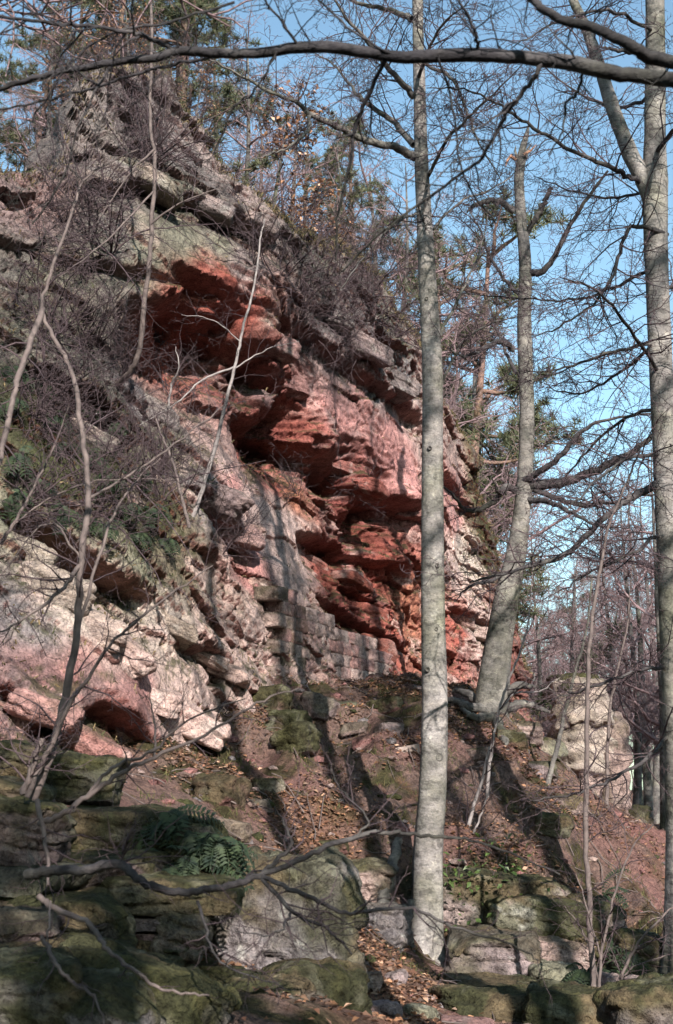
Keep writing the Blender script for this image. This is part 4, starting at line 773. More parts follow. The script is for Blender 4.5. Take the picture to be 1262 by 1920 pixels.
for k, (lb, stems, m, sd, y) in enumerate([
    ('tall thin pole sapling rising from the rock ledge at right', [([(1112,1890),(1106,1700),(1098,1560),(1100,1400),(1103,1260),(1112,1150),(1125,1070),(1140,990),(1165,930),(1200,840)],.024,.006)], M_SAP, 301, 10.8),
    ('thin sapling just right of the tall pole sapling', [([(1122,1890),(1128,1800),(1150,1690),(1180,1600),(1230,1540)],.014,.004),([(1128,1800),(1100,1700),(1080,1640)],.008,.003)], M_SAP, 302, 10.6),
    ('leaning dark sapling in front of the cream rock pillar', [([(1025,1480),(1045,1400),(1060,1330),(1078,1262),(1100,1180),(1110,1080)],.032,.008),([(1060,1330),(1030,1290),(990,1270)],.010,.004)], M_LIMB, 303, 16),
    ('thin upright sapling between pole sapling and far trunks', [([(1132,1610),(1138,1500),(1140,1380),(1150,1290),(1175,1180),(1185,1060)],.03,.006)], M_SAP, 304, 17.5),
    ('slim pale sapling crossing the leaning tree foot', [([(912,1510),(918,1430),(932,1350),(948,1290),(975,1225),(992,1160),(1000,1060)],.022,.005),([(940,1330),(965,1300),(1010,1296),(1050,1270)],.012,.004)], M_PALE, 305, 15.2),
    ('pair of grey dead stems on the slope right of the beech', [([(862,1600),(885,1520),(905,1460),(918,1400)],.022,.010),([(872,1605),(900,1530),(915,1490)],.014,.006)], M_PALE, 306, 14),
    ('low arching shrub stems at the lower right corner', [([(1140,1880),(1190,1780),(1240,1720),(1290,1680)],.014,.004),([(1150,1880),(1180,1820),(1250,1790)],.010,.004),([(1130,1870),(1100,1760),(1060,1700)],.008,.003)], M_SAP, 307, 11),
    ('brown sapling stem leaning across the mid left ferns', [([(0,1020),(40,960),(90,860),(130,760)],.012,.003),([(30,980),(100,930),(200,900),(330,900)],.006,.002)], M_SAP, 308, 8),
    ('thin reddish sapling leaning left under the slender pale one', [([(355,990),(340,930),(325,870),(305,820),(290,780)],.018,.006)], M_SAP, 309, 13)]):
    sapling('sapling', P(*stems[0][0][0], y), lb, [([(a, b, y) for a, b in p], r0, r1) for p, r0, r1 in stems], m, sd, twl=.9, twn=9, lvl=1)
# dead leaning roots beside the pale beech
stump = thing('dead_stump', P(715, 1790, 12.4), 'leaning dead roots and stump left of the pale beech base', 'stump')
rg = RS(55)
for pts, r0 in [([(705,1760,12.5),(715,1700,12.6),(735,1630,12.8),(748,1575,13)],.075),([(760,1790,12.4),(745,1730,12.5),(728,1690,12.6),(722,1640,12.8)],.05),([(665,1765,12.4),(690,1745,12.4),(712,1715,12.5)],.04),([(770,1690,12.6),(765,1740,12.5),(775,1790,12.4)],.04)]:
    limb(stump, pts, r0, r0 * .5, rg, M_LIMB, 'root', jit=.012, sides=10)

# ------------------------------------------------------------------ wooded hill behind the cliff
hb = np.array([.9, 1.5, 2.5, 4, 6, 9, 13, 18, 26, 40]); hu = np.linspace(3, 21.5, 90)
rs_ = rim_z(hu); rlow = np.array([rs_[max(0, i - 5):i + 6].min() for i in range(len(hu))]); rlow = np.minimum(rlow, np.interp(hu, [0, 10, 12, 30], [8.4, 8.4, 8.6, 8.6]))
HB, HU = np.meshgrid(hb, hu, indexing='ij')
hz = rlow[None] - .45 - .02 * HB + .15 * fbm(np.stack([HU, HB, 0 * HU], -1), 3, 61)
hz = np.minimum(hz, 8.2); hz = hz - 8 * sstep(19.6, 21.5, HU) - 4 * sstep(20, 40, HB)
HV = np.concatenate([(HU[..., None] * TU + (h0(HU) - HB)[..., None] * TN), hz[..., None]], -1)
hi_ = np.arange(HV.shape[0] * HV.shape[1]).reshape(HV.shape[:2])
HF = np.stack([hi_[:-1, :-1], hi_[:-1, 1:], hi_[1:, 1:], hi_[1:, :-1]], -1).reshape(-1, 4)
hc = np.broadcast_to(np.append(LITTER * .7, 1), (HV.shape[0] * HV.shape[1], 4))
obj('hill', mesh('hill', HV.reshape(-1, 3), HF, M_GROUND, hc), kind='structure')
def hill_z(x, y):
    u = x * TU[0] + y * TU[1]; b = float(np.interp(u, PU, PH)) - (x * TN[0] + y * TN[1])
    iu = int(np.clip((u - 3) / 18.5 * 89, 0, 89)); ib = int(np.clip(np.searchsorted(hb, b) - 1, 0, len(hb) - 1))
    return float(hz[ib, iu]) - .1

ORD = ['first', 'second', 'third', 'fourth', 'fifth', 'sixth', 'seventh', 'eighth', 'ninth', 'tenth', 'eleventh', 'twelfth', 'thirteenth', 'fourteenth', 'fifteenth', 'sixteenth', 'seventeenth', 'eighteenth', 'nineteenth', 'twentieth',
       'twenty-first', 'twenty-second', 'twenty-third', 'twenty-fourth', 'twenty-fifth', 'twenty-sixth', 'twenty-seventh', 'twenty-eighth', 'twenty-ninth', 'thirtieth']
def count_from_left(pxs): return [ORD[list(sorted(pxs)).index(p)] for p in pxs]
def leaf_quads(pos, size, rg, cols, droop=.3, up=.0, normal=None):
    """small folded leaves: two triangles pairs about a midrib"""
    n = len(pos); a = rg.uniform(0, 2 * math.pi, n); t = np.stack([np.cos(a), np.sin(a), rg.normal(-droop * .5, droop, n)], -1); t = nrm(t)
    s = nrm(np.cross(t, np.stack([rg.normal(0, .5, n), rg.normal(0, .5, n), np.ones(n)], -1))); w = np.cross(s, t)
    sz = (size * rg.uniform(.6, 1.3, n))[:, None]; f = rg.uniform(.0, .28, n)[:, None] * sz
    V = np.stack([pos, pos + t * sz * .45 + s * sz * .3 + w * f, pos + t * sz, pos + t * sz * .5 - s * sz * .3 + w * f], 1).reshape(-1, 3)
    b = np.arange(n)[:, None] * 4; F = np.concatenate([b + np.array([[0, 1, 2]]), b + np.array([[0, 2, 3]])])
    c = cols[rg.randint(len(cols), size=n)] * rg.uniform(.6, 1.35, n)[:, None]
    C = np.repeat(np.c_[np.clip(c, 0, .9), np.ones(n)], 4, 0)
    return V, F, C
BROWNS = np.array([(.27, .135, .075), (.34, .18, .10), (.22, .11, .07), (.38, .24, .16), (.16, .09, .06)])

# --- prototypes of far trees
def bare_proto(seed, Ht, limbs, L, twmat, leaves=0, forks=False):
    rg = RS(seed); ln = grow(rg, (0, 0, -.3), (0, 0, 1), Ht, 14, .035, .05); ra = taper(14, .012 * Ht + .02, .012)
    tr = mesh('trunk', *tubes([smoothline(ln, 3)], [taper(40, .012 * Ht + .02, .012)], 10), M_LIMB); lst = []; s = arclen(ln)
    for k in range(limbs):
        t = rg.uniform(.22, .98); p = at_len(ln, s, t); a = rg.uniform(0, 6.283)
        ll = L * (1.15 - .75 * t) * rg.uniform(.6, 1.2); g = grow(rg, p, (math.cos(a), math.sin(a), rg.uniform(.1, 1.0)), ll, 9, .2, .05)
        r = np.linspace(max(.012, .013 * ll * 1.4), .004, 9); lst.append((g, r)); branchlets(rg, g, r, int(5 + 4 * ll), .42 * ll + .3, 1, .25, .04, .15, lst, rmin=.0055, sub_n=1.3)
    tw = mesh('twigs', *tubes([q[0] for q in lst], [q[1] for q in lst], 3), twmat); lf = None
    if leaves:
        tips = np.array([q[0][rg.randint(2, len(q[0]))] for q in lst for _ in range(leaves)]) + rg.normal(0, .05, (len(lst) * leaves, 3))
        tips = tips[rg.rand(len(tips)) < .8 * sstep(-.15, .25, fbm(tips * .8, 3, seed))]
        lf = mesh('leaves', *leaf_quads(tips, .085, rg, BROWNS, .6)[:2], M_LEAF, leaf_quads(tips, .085, RS(seed + 1), BROWNS, .6)[2], False)
    return tr, tw, lf
def pine_proto(seed, Ht, crown0, L, nl):
    rg = RS(seed); ln = grow(rg, (0, 0, -.3), (0, 0, 1), Ht, 12, .03, .04); s = arclen(ln); lst = []; tufts = []
    tr = mesh('trunk', *tubes([smoothline(ln, 3)], [taper(34, .011 * Ht + .03, .02)], 10), M_PINEBARK)
    for k in range(nl):
        t = rg.uniform(crown0, .99); a = rg.uniform(0, 6.283); ll = L * rg.uniform(.5, 1.1) * (1.25 - .8 * max(0, (t - crown0) / (1 - crown0)))
        g = grow(rg, at_len(ln, s, t), (math.cos(a), math.sin(a), rg.uniform(-.1, .5)), ll, 8, .22, .05); lst.append((g, np.linspace(.03, .008, 8)))
        sub_ = branchlets(rg, g, lst[-1][1], int(3 + 3 * ll), .6, 1, .3, .1, .45, [], rmin=.005); lst += sub_
        for q in sub_: tufts += [q[0][-1], q[0][-3]]
    tu = np.array(tufts); n = len(tu); NB = 13
    d = nrm(rg.normal(0, 1, (n, NB, 3)) + np.array([0, 0, .55])); sd = nrm(np.cross(d, rg.normal(0, 1, (n, NB, 3)))) * .007
    b = np.broadcast_to(tu[:, None], d.shape); V = np.stack([b - sd, b + sd, b + d * rg.uniform(.10, .19, (n, NB, 1))], 2).reshape(-1, 3)
    nd_ = mesh('needles', V, np.arange(len(V)).reshape(-1, 3), M_NEEDLE, None, False)
    br = mesh('branches', *tubes([q[0] for q in lst], [q[1] for q in lst], 4), M_PINEBARK)
    return tr, br, nd_
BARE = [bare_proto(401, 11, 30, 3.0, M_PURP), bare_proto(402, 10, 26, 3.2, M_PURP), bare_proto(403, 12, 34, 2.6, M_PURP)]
OAK = [bare_proto(411, 5.5, 26, 1.9, M_TWIG, 2), bare_proto(412, 4.2, 22, 1.6, M_TWIG, 2)]
PINE = [pine_proto(421, 10, .55, 1.9, 30), pine_proto(422, 9, .35, 1.7, 34)]
def plant_tree(proto, name, loc, sc, rz, label, cat, group=None, parts=('trunk', 'twigs', 'leaves')):
    o = thing(name, loc, label, cat, group); o.scale = (sc, sc, sc); o.rotation_euler = (0, 0, rz)
    for nm, me in zip(parts, proto):
        if me: obj(nm, me, o, kind='stuff' if nm in ('twigs', 'needles', 'leaves') else None)
    return o
def top_scale(px, pytop, y, z0, ht): return max(.2, (P(px, pytop, y)[2] - z0) / ht)
def on_hill(px, y):
    x = P(px, 900, y)[0]; return (x, y, hill_z(x, y))
PN = ('trunk', 'branches', 'needles')
for px, y, top, pr, lb in [(700,31,215,0,'reddish pine with a sparse crown on the ridge above the cliff middle'),(335,22,-160,1,'dark pine growing behind the top of the pinnacle'),(25,20.5,-20,1,'dark pine with bluish crown at the upper left edge'),(95,23,-60,0,'tall reddish pine trunk left of the pinnacle'),(885,38,430,0,'sparse pine low behind the snag trunk'),(838,34,425,1,'dark pine crown just right of the pale beech trunk'),(175,22,-120,1,'dense dark pine behind the left side of the pinnacle'),(285,23,-200,0,'tall pine directly behind the pinnacle crest')]:
    l = on_hill(px, y); plant_tree(PINE[pr], 'pine_tree', l, top_scale(px, top, y, l[2], (10, 9)[pr]), px * .37, lb, 'tree', None, PN)
for px, y, top, pr, lb in [(225,18.3,-20,0,'brown leaved young oak on top of the pinnacle'),(285,18.6,40,1,'small brown leaved oak right on the pinnacle crest'),(480,20.5,190,1,'brown leaved oak sapling right of the pinnacle'),(590,24,330,1,'russet leaved young oak on the ridge behind the cliff'),(350,19,120,1,'brown leaved oak bush above the pinnacle ledge'),(120,19.5,-10,0,'brown leaved oak at the left of the pinnacle, tallest one'),(170,18.6,60,1,'brown leaved oak bush on the left of the pinnacle')]:
    l = on_hill(px, y)
    if px < 360: l = (l[0], l[1], max(l[2], P(px, 215, y)[2] - .5))
    plant_tree(OAK[pr], 'oak_tree', l, top_scale(px, top, y, l[2], (5.5, 4.2)[pr]), px * .53, lb, 'tree')
fr = RS(77)
RT = [(440,23,40),(545,27,130),(640,27,250),(750,30,280),(820,31,380),(200,22,-60),(130,21,60),(60,19.5,40),(890,36,450),(600,33,200),(390,25,20),(500,30,150),(690,36,300),(960,44,700)]
for k, ((px, y, top), od) in enumerate(zip(RT, count_from_left([t[0] for t in RT]))):
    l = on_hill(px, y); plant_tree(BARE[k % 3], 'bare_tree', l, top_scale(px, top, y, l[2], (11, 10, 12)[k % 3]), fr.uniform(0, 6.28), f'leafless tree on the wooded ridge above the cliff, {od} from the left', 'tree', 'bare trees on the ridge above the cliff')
FT = [(1190,30,900),(1213,33,860),(1150,35,930),(1245,28,820),(1062,37,1000),(1012,40,980),(1088,45,1040),(1128,48,960),(1172,52,980),(1228,46,900),(1000,52,1080),(1040,60,1120),(1110,62,1100),(1200,60,1020),(1250,58,980),(970,48,950),(1160,70,1150),(1075,75,1150),(1222,75,1100),(1300,40,850),(1340,50,900),(1275,66,1000),(1140,41,1010),(1020,70,1150),(1255,36,1000),(1098,54,1080)]
for k, ((px, y, top), od) in enumerate(zip(FT, count_from_left([t[0] for t in FT]))):
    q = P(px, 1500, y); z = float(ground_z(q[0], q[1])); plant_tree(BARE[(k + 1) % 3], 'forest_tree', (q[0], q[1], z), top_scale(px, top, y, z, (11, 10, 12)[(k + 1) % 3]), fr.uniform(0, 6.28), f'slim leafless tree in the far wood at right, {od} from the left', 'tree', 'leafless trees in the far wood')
for px, y, top, lb in [(1070,56,1085,'dark evergreen with a reddish trunk in the far wood'),(1030,64,1120,'dark pine at the left end of the far wood')]:
    q = P(px, 1500, y); z = float(ground_z(q[0], q[1])); plant_tree(PINE[1], 'pine_tree', (q[0], q[1], z), top_scale(px, top, y, z, 9), px, lb, 'tree', None, PN)

# ------------------------------------------------------------------ shrubs on the cliff
def shrub(base, n, seed, lean):
    rg = RS(seed); lst = []
    for k in range(n):
        d = lean + rg.normal(0, .55, 3); L = rg.uniform(.5, 1.3); g = grow(rg, np.zeros(3), d, L, 9, .16, -.02); r = np.linspace(.009, .003, 9); lst.append((g, r))
        branchlets(rg, g, r, 9, .5, 1, .28, 0, .15, lst, rmin=.0022)
    return mesh('twigs', *tubes([q[0] for q in lst], [q[1] for q in lst], 3), M_TWIG)
SHR = [shrub(None, 9, 600 + k, np.array(v)) for k, v in enumerate([(.2, -.7, .6), (.5, -.4, .7), (-.3, -.6, .5), (.4, -.7, -.1)])]
srg = RS(88)
def brush(spots, label, group, sc=(.7, 1.3)):
    for (px, py), od in zip(spots, count_from_left([q[0] for q in spots])):
        pt, no = cliff_point(px, py)
        if pt is None: continue
        o = obj('leafless_shrub', SHR[srg.randint(4)], None, f'{label}, {od} from the left', 'shrub', group, None, pt - .05 * no); k = srg.uniform(*sc); o.scale = (k, k, k); o.rotation_euler = (srg.normal(0, .15), srg.normal(0, .2), srg.normal(0, .6))
brush([(srg.uniform(10, 330), srg.uniform(620, 1000)) for _ in range(26)], 'leafless shrub among ferns on the mossy left slope', 'shrubs on the mossy slope')
brush([(520,540),(570,520),(600,560),(641,540),(660,590),(700,600),(740,640),(620,610),(560,600),(690,560),(590,640),(640,640)], 'leafless shrub on the grey ledges below the ridge', 'shrubs on the grey ledges', (.8, 1.5))
brush([(240 + 9 * k * 1.31 % 190, 205 + 37 * k % 160) for k in range(5)] + [(70 + 47.3 * k % 420, 390 + 29 * k % 130) for k in range(4)], 'leafless scrub on the high dark faces and pinnacle', 'scrub on the high faces', (.8, 1.5))
brush([(300,355),(420,430),(150,380),(60,470),(120,620),(480,500)], 'leafless shrub on the upper cliff below the pinnacle', 'shrubs on the upper cliff')
brush([(450,1010),(380,940),(420,1040),(652,940),(690,950),(560,930)], 'thin leafless shrub hanging by the red hollows', 'shrubs by the hollows', (.5, .9))

# ------------------------------------------------------------------ ferns: each frond a part
def frond_mesh(seed, L=.34, pairs=13):
    rg = RS(seed); t = np.linspace(0, 1, pairs + 2); curve = np.stack([t * L * .85, 0 * t + .02 * np.sin(t * 3), L * (.5 * t - .75 * t ** 2.2)], -1); V, F = [], []
    for i in range(1, pairs + 1):
        w = L * .24 * math.sin(math.pi * min(1, .16 + .84 * (1 - t[i])) ** .8) * rg.uniform(.85, 1.1); c = curve[i]; h = L / pairs * .46
        for s in (-1, 1):
            b = len(V); V += [c + (-h, 0, 0), c + (h * .3, s * w * .45, .008), c + (h * .9, s * w, -.03 * L / .34), c + (h, s * w * .1, 0)]; F.append([b, b + 1, b + 2, b + 3] if s < 0 else [b + 3, b + 2, b + 1, b])
    for i in range(len(t) - 1):
        b = len(V); V += [curve[i] + (0, -.003, 0), curve[i] + (0, .003, 0), curve[i + 1] + (0, .002, 0), curve[i + 1] + (0, -.002, 0)]; F.append([b, b + 1, b + 2, b + 3])
    return mesh('frond', np.array(V), np.array(F), M_FERN, None, False)
FR = [frond_mesh(k, .30 + .05 * k, 12 + k) for k in range(3)]
frg = RS(93)
def fern(pt, label, group, n, sc, face=-1.57, spread=1.0, base_up=.1):
    o = thing('fern', pt, label, 'fern', group)
    for k in range(n):
        f = obj('frond', FR[frg.randint(3)], o); s = sc * frg.uniform(.7, 1.25); f.scale = (s, s, s)
        f.rotation_euler = (frg.normal(0, .35), frg.normal(base_up, .3), face + frg.normal(0, spread))
FS = [(20,760),(90,790),(40,850),(110,840),(70,900),(30,940),(110,960),(170,860),(210,800),(160,760),(230,950),(260,1000),(280,960),(200,900),(250,890),(20,690),(300,1010),(72,720),(190,990)]
for (px, py), od in zip(FS, count_from_left([q[0] + .01 * q[1] for q in FS])):
    pt, no = cliff_point(px, py)
    if pt is not None: fern(pt + .03 * no, f'green fern hanging on the mossy slope at left, {od} from the left', 'ferns on the mossy slope', 12, .8, -1.2, .8, .35)
for px, py, y, lb in [(300,1545,7.9,'dark fern at the left of the clump above the slab stack'),(345,1560,7.9,'large dark green fern in the middle of the clump above the slab stack'),(395,1590,7.8,'dark fern drooping at the right of the clump above the slabs'),(350,1620,7.7,'lower dark fern hanging over the slab edge')]:
    fern(P(px, py, y), lb, None, 15, .85, -1.0, 1.1, .15)
for k, (px, py, y) in enumerate([(1060,1700,13.2),(1150,1760,12.4),(1190,1790,12.2),(1130,1680,13.8),(1210,1840,11.4),(1000,1780,12.6),(1100,1820,12)]):
    fern(P(px, py, y), ['dull fern under the foot of the diagonal trunk shadow', 'dull fern right of the pole sapling on shaded rock', 'dull fern between the pole sapling and the right edge', 'upper dull fern beside the slope at lower right', 'lowest dull fern near the bottom right corner', 'dull fern on the ledge right of the pale beech', 'dull fern at the base of the pole sapling'][k], 'ferns at the lower right', 10, .95, -1.4, 1.4, .2)

# ivy on the bank right of the pale beech
irg = RS(95)
for k, (px, py, y, n, lb) in enumerate([(850,1640,13.1,46,'bright ivy patch touching the right side of the pale beech'),(900,1650,13.1,42,'ivy patch in the middle of the bank'),(950,1660,13.1,34,'ivy patch at the right of the bank'),(930,1590,13.7,24,'upper small ivy sprig on the bank'),(870,1720,12.9,26,'low ivy sprig under the bank')]):
    c = P(px, py, y); o = thing('ivy_plant', c, lb, 'ivy')
    pos = irg.normal(0, 1, (n, 3)) * np.array([.13, .06, .16]) + np.array([0, -.12, 0])
    V, F, C = leaf_quads(pos, .065, irg, np.array([(.1, .16, .04)]), .5); obj('leaves', mesh('leaves', V, F, M_IVY, None, False), o, kind='stuff')
    st2 = [(grow(irg, (0, .05, -.2), irg.normal(0, .6, 3) + (0, -.3, 1), .45, 7, .3, 0), np.linspace(.004, .002, 7)) for _ in range(7)]
    obj('stems', mesh('stems', *tubes([q[0] for q in st2], [q[1] for q in st2], 3), M_TWIG), o)

# wooden boards holding the path steps
for px, py, y, w, rz, lb in [(752,1412,16.0,.42,.25,'pale weathered board edging a path step left of the pale beech')]:
    c = P(px, py, y); V = []
    for i in range(8):
        V.append([(i % 2 - .5) * w, ((i // 2) % 2 - .5) * .05, (i // 4 - .5) * .13])
    V = np.array(V) + RS(int(px)).normal(0, .006, (8, 3)); F = np.array([(0, 1, 5, 4), (1, 3, 7, 5), (3, 2, 6, 7), (2, 0, 4, 6), (4, 5, 7, 6), (0, 2, 3, 1)])
    o = obj('wooden_board', mesh('wooden_board', V, F, M_PLANK, None, False), None, lb, 'board', None, None, (c[0], c[1], c[2])); o.rotation_euler = (0, -.18, rz)

# ------------------------------------------------------------------ uncountable small things
lrg = RS(97)
def litter(n, xr, yr, keep):
    x = lrg.uniform(*xr, n); y = lrg.uniform(*yr, n); m = lrg.rand(n) < keep(x, y); x, y = x[m], y[m]
    return np.stack([x, y, ground_z(x, y) + lrg.uniform(.004, .03, len(x))], -1)
def pathw(x, y): return np.exp(-((x - (.28 - (y - 9.6) * .11)) / .42) ** 2) * (1 - sstep(13, 15, y))
L1 = litter(60000, (-2, 2.2), (8.6, 15), lambda x, y: pathw(x, y) * .9)
L2 = litter(110000, (-2.5, 4.5), (11.5, 20), lambda x, y: .75 * sstep(-.15, .35, fbm(np.stack([x * 1.3, y * 1.3, 0 * x], -1), 3, 43)))
L4 = litter(5000, (-1.8, .6), (5, 9), lambda x, y: .55 * sstep(-.1, .3, fbm(np.stack([x * 2, y * 2, 0 * x], -1), 3, 47)))
L3 = litter(9000, (2.5, 14), (14, 40), lambda x, y: .5 + 0 * x)
V, F, C = leaf_quads(np.concatenate([L1, L2, L3, L4]), .05, lrg, np.concatenate([BROWNS * .95, BROWNS * .5, BROWNS * .38 + .02]), .25)
obj('fallen_leaves', mesh('fallen_leaves', V, F, M_LEAF, C, False), None, 'orange brown fallen leaves on the path and slope', 'leaves', None, 'stuff')
# dry grass and heather along ledges and the rim
cand = np.argwhere((NRM[5:, :, 2] > .5) & (fbm(q3[5:] * 1.3, 3, 51) > -.05)); cand = cand[lrg.permutation(len(cand))[:5000]]; cand[:, 0] += 5
rimc = np.stack([lrg.randint(NV - 7, NV + 3, 9000), lrg.randint(0, NU, 9000)], -1); rimc = rimc[lrg.rand(9000) < np.interp(us[rimc[:, 1]], [4, 9, 9.8, 12, 16, 21], [.3, .35, .9, 1, .9, .6])]
cand = np.concatenate([cand, rimc]); b0 = CV[cand[:, 0], cand[:, 1]]; n = len(b0)
d = lrg.normal(0, .6, (n, 3)) + np.array([.25, -.55, .55]); d = nrm(d); L = lrg.uniform(.05, .17, n)[:, None] * np.where(np.arange(n) < 5000, .6, 1.1)[:, None]; sd = nrm(np.cross(d, lrg.normal(0, 1, (n, 3)))) * lrg.uniform(.004, .009, (n, 1))
mid = b0 + d * L * .6; tip = mid + (d * .5 + np.array([0, 0, -.75])) * L * .6
V = np.stack([b0 - sd, b0 + sd, mid + sd * .8, mid - sd * .8, tip], 1).reshape(-1, 3); bb = np.arange(n)[:, None] * 5
F = np.concatenate([bb + np.array([[0, 1, 2]]), bb + np.array([[0, 2, 3]]), bb + np.array([[3, 2, 4]])])
gc = np.array([(.09, .075, .035), (.15, .11, .055), (.055, .06, .025), (.2, .15, .08)])[lrg.randint(4, size=n)]
obj('dry_grass', mesh('dry_grass', V, F, M_GRASS, np.repeat(np.c_[gc, np.ones(n)], 5, 0), False), None, 'dry brown grass and heather on cliff ledges and rim', 'grass', None, 'stuff')
# moss and short grass blades on the bank
n = 26000; x = lrg.uniform(-1.6, 4.2, n); y = lrg.uniform(11.2, 18.5, n); m = (lrg.rand(n) < sstep(.0, .35, fbm(np.stack([x, y, 0 * x], -1) * 3.3, 3, 37) + .1)) ; x, y = x[m], y[m]; n = len(x)
b0 = np.stack([x, y, ground_z(x, y)], -1); d = nrm(lrg.normal(0, .5, (n, 3)) + np.array([0, -.2, .8])); L = lrg.uniform(.03, .09, n)[:, None]; sd = nrm(np.cross(d, lrg.normal(0, 1, (n, 3)))) * .004
V = np.stack([b0 - sd, b0 + sd, b0 + d * L], 1).reshape(-1, 3); gc = np.array([(.085, .09, .03), (.13, .11, .05), (.06, .065, .025)])[lrg.randint(3, size=n)]
obj('moss_and_grass', mesh('moss_and_grass', V, np.arange(3 * n).reshape(-1, 3), M_GRASS, np.repeat(np.c_[gc, np.ones(n)], 3, 0), False), None, 'short moss and grass growing on the earth slope', 'grass', None, 'stuff')
# fallen twigs
n = 260; x = lrg.uniform(-1.8, 3.5, n); y = lrg.uniform(9, 18.5, n); tl = []
for a, b in zip(x, y):
    g = grow(lrg, (a, b, float(ground_z(a, b)) + .02), (lrg.normal(), lrg.normal(), .1), lrg.uniform(.2, .7), 5, .25, 0); g[:, 2] = ground_z(g[:, 0], g[:, 1]) + .02 + lrg.uniform(0, .04); tl.append((g, np.linspace(.007, .003, 5)))
obj('fallen_twigs', mesh('fallen_twigs', *tubes([q[0] for q in tl], [q[1] for q in tl], 4), M_SAP), None, 'thin fallen twigs scattered over the slope', 'twigs', None, 'stuff')

# ------------------------------------------------------------------ the unseen wood the photographer stands in, added for its shade
wr_ = RS(131)
for k in range(44):
    a = math.radians(wr_.uniform(100, 440)); d = wr_.uniform(9, 26); x, y = d * math.cos(a), -4 + d * math.sin(a)
    if y > -7.5 and abs(x) < 9 + .35 * max(y, 0) or y > 22: continue
    z = float(ground_z(x, y)); plant_tree(BARE[k % 3], 'bare_tree', (x, y, z), wr_.uniform(.95, 1.25), wr_.uniform(0, 6.28), 'unseen leafless tree added for shade round the viewpoint, outside the picture', 'tree', 'trees round the viewpoint')

# rubble on the slope
rr = RS(141); n = 620; x = rr.uniform(-1.9, 4.2, n); y = rr.uniform(9.2, 19, n); VV, FF = [], []
ico = np.array([(0, 0, 1), (.9, 0, .45), (.28, .85, .45), (-.72, .53, .45), (-.72, -.53, .45), (.28, -.85, .45), (.72, .53, -.45), (-.28, .85, -.45), (-.9, 0, -.45), (-.28, -.85, -.45), (.72, -.53, -.45), (0, 0, -1)])
icf = np.array([(0,1,2),(0,2,3),(0,3,4),(0,4,5),(0,5,1),(1,6,2),(2,7,3),(3,8,4),(4,9,5),(5,10,1),(6,7,2),(7,8,3),(8,9,4),(9,10,5),(10,6,1),(11,7,6),(11,8,7),(11,9,8),(11,10,9),(11,6,10)])
zz = ground_z(x, y); cc = []
for k in range(n):
    sz = rr.uniform(.02, .075) * np.array([rr.uniform(.8, 1.6), rr.uniform(.8, 1.3), rr.uniform(.4, .8)]); a = rr.uniform(0, 6.3); R = np.array([[math.cos(a), -math.sin(a), 0], [math.sin(a), math.cos(a), 0], [0, 0, 1]])
    VV.append(((ico * (1 + rr.normal(0, .16, (12, 1)))) * sz) @ R.T + np.array([x[k], y[k], zz[k]])); FF.append(icf + 12 * k); t = [PINK * .6, GREY * .8, PALE * .6, MOSS * 1.2, EARTH][rr.randint(5)]; cc.append(np.tile(np.append(t, 1), (12, 1)))
obj('rubble', mesh('rubble', np.concatenate(VV), np.concatenate(FF), M_ROCK, np.concatenate(cc), False), None, 'small stones and rubble scattered on the earth slope', 'rubble', None, 'stuff')
for k in range(46):  # unseen pines, added behind the viewpoint to cut the fill light
    a = math.radians(wr_.uniform(185, 355)); d = wr_.uniform(10, 24); x, y = d * math.cos(a), -3 + d * math.sin(a)
    if y > -9: continue
    plant_tree(PINE[k % 2], 'pine_tree', (x, y, float(ground_z(x, y))), wr_.uniform(.85, 1.15) * (1 + .02 * (-9 - y)), wr_.uniform(0, 6.28), 'unseen pine added for shade round the viewpoint, outside the picture', 'tree', 'added shade pines round the viewpoint', PN)

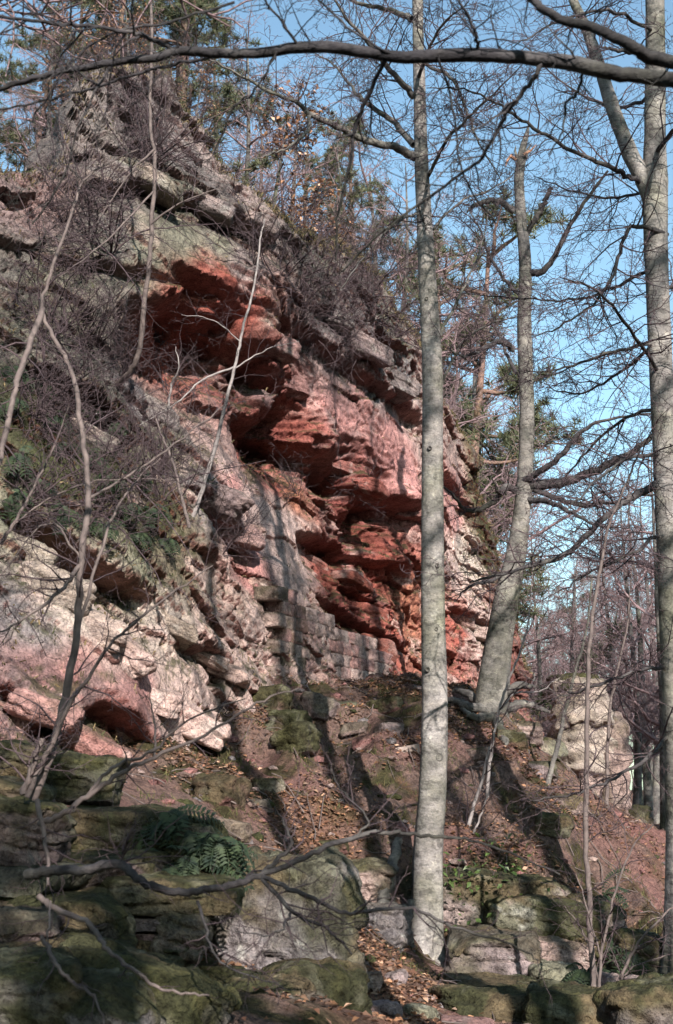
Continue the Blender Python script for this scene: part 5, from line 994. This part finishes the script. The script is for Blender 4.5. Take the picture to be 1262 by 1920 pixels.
sd_ = RS(151)
for k in range(30):  # unseen pines at both sides, added to block sky light
    y = sd_.uniform(-6, 20); x = 7.5 + .268 * (25 - y) + sd_.uniform(0, 4) if k % 2 else sd_.uniform(-13, -5.2)
    if (x < 0 and y > 7) or (x > 0 and x < .27 * y + 2.2): continue
    plant_tree(PINE[k % 2], 'pine_tree', (x, y, float(ground_z(x, y))), sd_.uniform(1.3, 1.8), sd_.uniform(0, 6.28), 'unseen pine added for shade round the viewpoint, outside the picture', 'tree', 'added shade pines round the viewpoint', PN)
for k, (x, y, sc_) in enumerate([(.75, -3.2, .9), (1.75, -3.5, 1.0)]):  # unseen pines, placed so that their shade falls on the lower left rocks
    plant_tree(PINE[1], 'pine_tree', (x, y, float(ground_z(x, y))), sc_, 1.3 * k, ['unseen near pine added for shade just behind the viewpoint', 'unseen taller pine added for shade behind and right of the viewpoint'][k], 'tree', 'added shade pines round the viewpoint', PN)

# unseen trees added just outside the frame so their crowns shade the scene
for k, (x, y, sc_, lb) in enumerate([(-3.0, 7.2, 1.25, 'unseen leafless tree added for shade just outside the left edge of the picture'), (9.2, 16, 1.25, 'unseen leafless tree added for shade outside the right edge beyond the forked beech'), (-4.2, 2.5, 1.2, 'unseen leafless tree added for shade left of the viewpoint, outside the picture')]):
    plant_tree(BARE[k % 3], 'bare_tree', (x, y, float(ground_z(x, y))), sc_, 1.1 * k, lb, 'tree', 'trees round the viewpoint')

brg = RS(161)
for k, (x, y, r, lb) in enumerate([(3.74, .9, .17, 'stout beech right of the viewpoint that throws a broad shadow, outside the picture'), (5.38, 1.5, .15, 'stout beech farthest right of the viewpoint, outside the picture'), (5.05, .6, .12, 'slim beech between two stout ones right of the viewpoint, outside the picture')]):
    z0 = float(ground_z(x, y)); o = thing('beech_tree', (x, y, z0), lb, 'tree', 'trees round the viewpoint')
    ln = smoothline([np.array([x, y, z0 - .2 + z]) + np.array([.05 * math.sin(z * .7 + k), .05 * math.cos(z * .6), 0]) for z in np.linspace(0, 17, 12)], 5)
    obj('trunk', trunk_mesh('trunk', ln, taper(len(ln), r, r * .45), o, M_BEECH, 18, .3, 30 + k), o); tw = []
    for j in range(6):
        a = brg.uniform(-1.2, 1.2); l, rd = limb(o, grow(brg, (x, y, brg.uniform(9, 15)), (math.cos(a), math.sin(a), .8), 2.6, 8, .12, .04), .05, .008, brg, M_LIMB, world=True, per=2); branchlets(brg, l, rd, 7, .9, 1, .25, .03, .2, tw)
    obj('twigs', twig_mesh('twigs', tw, M_TWIG, o), o, kind='stuff')
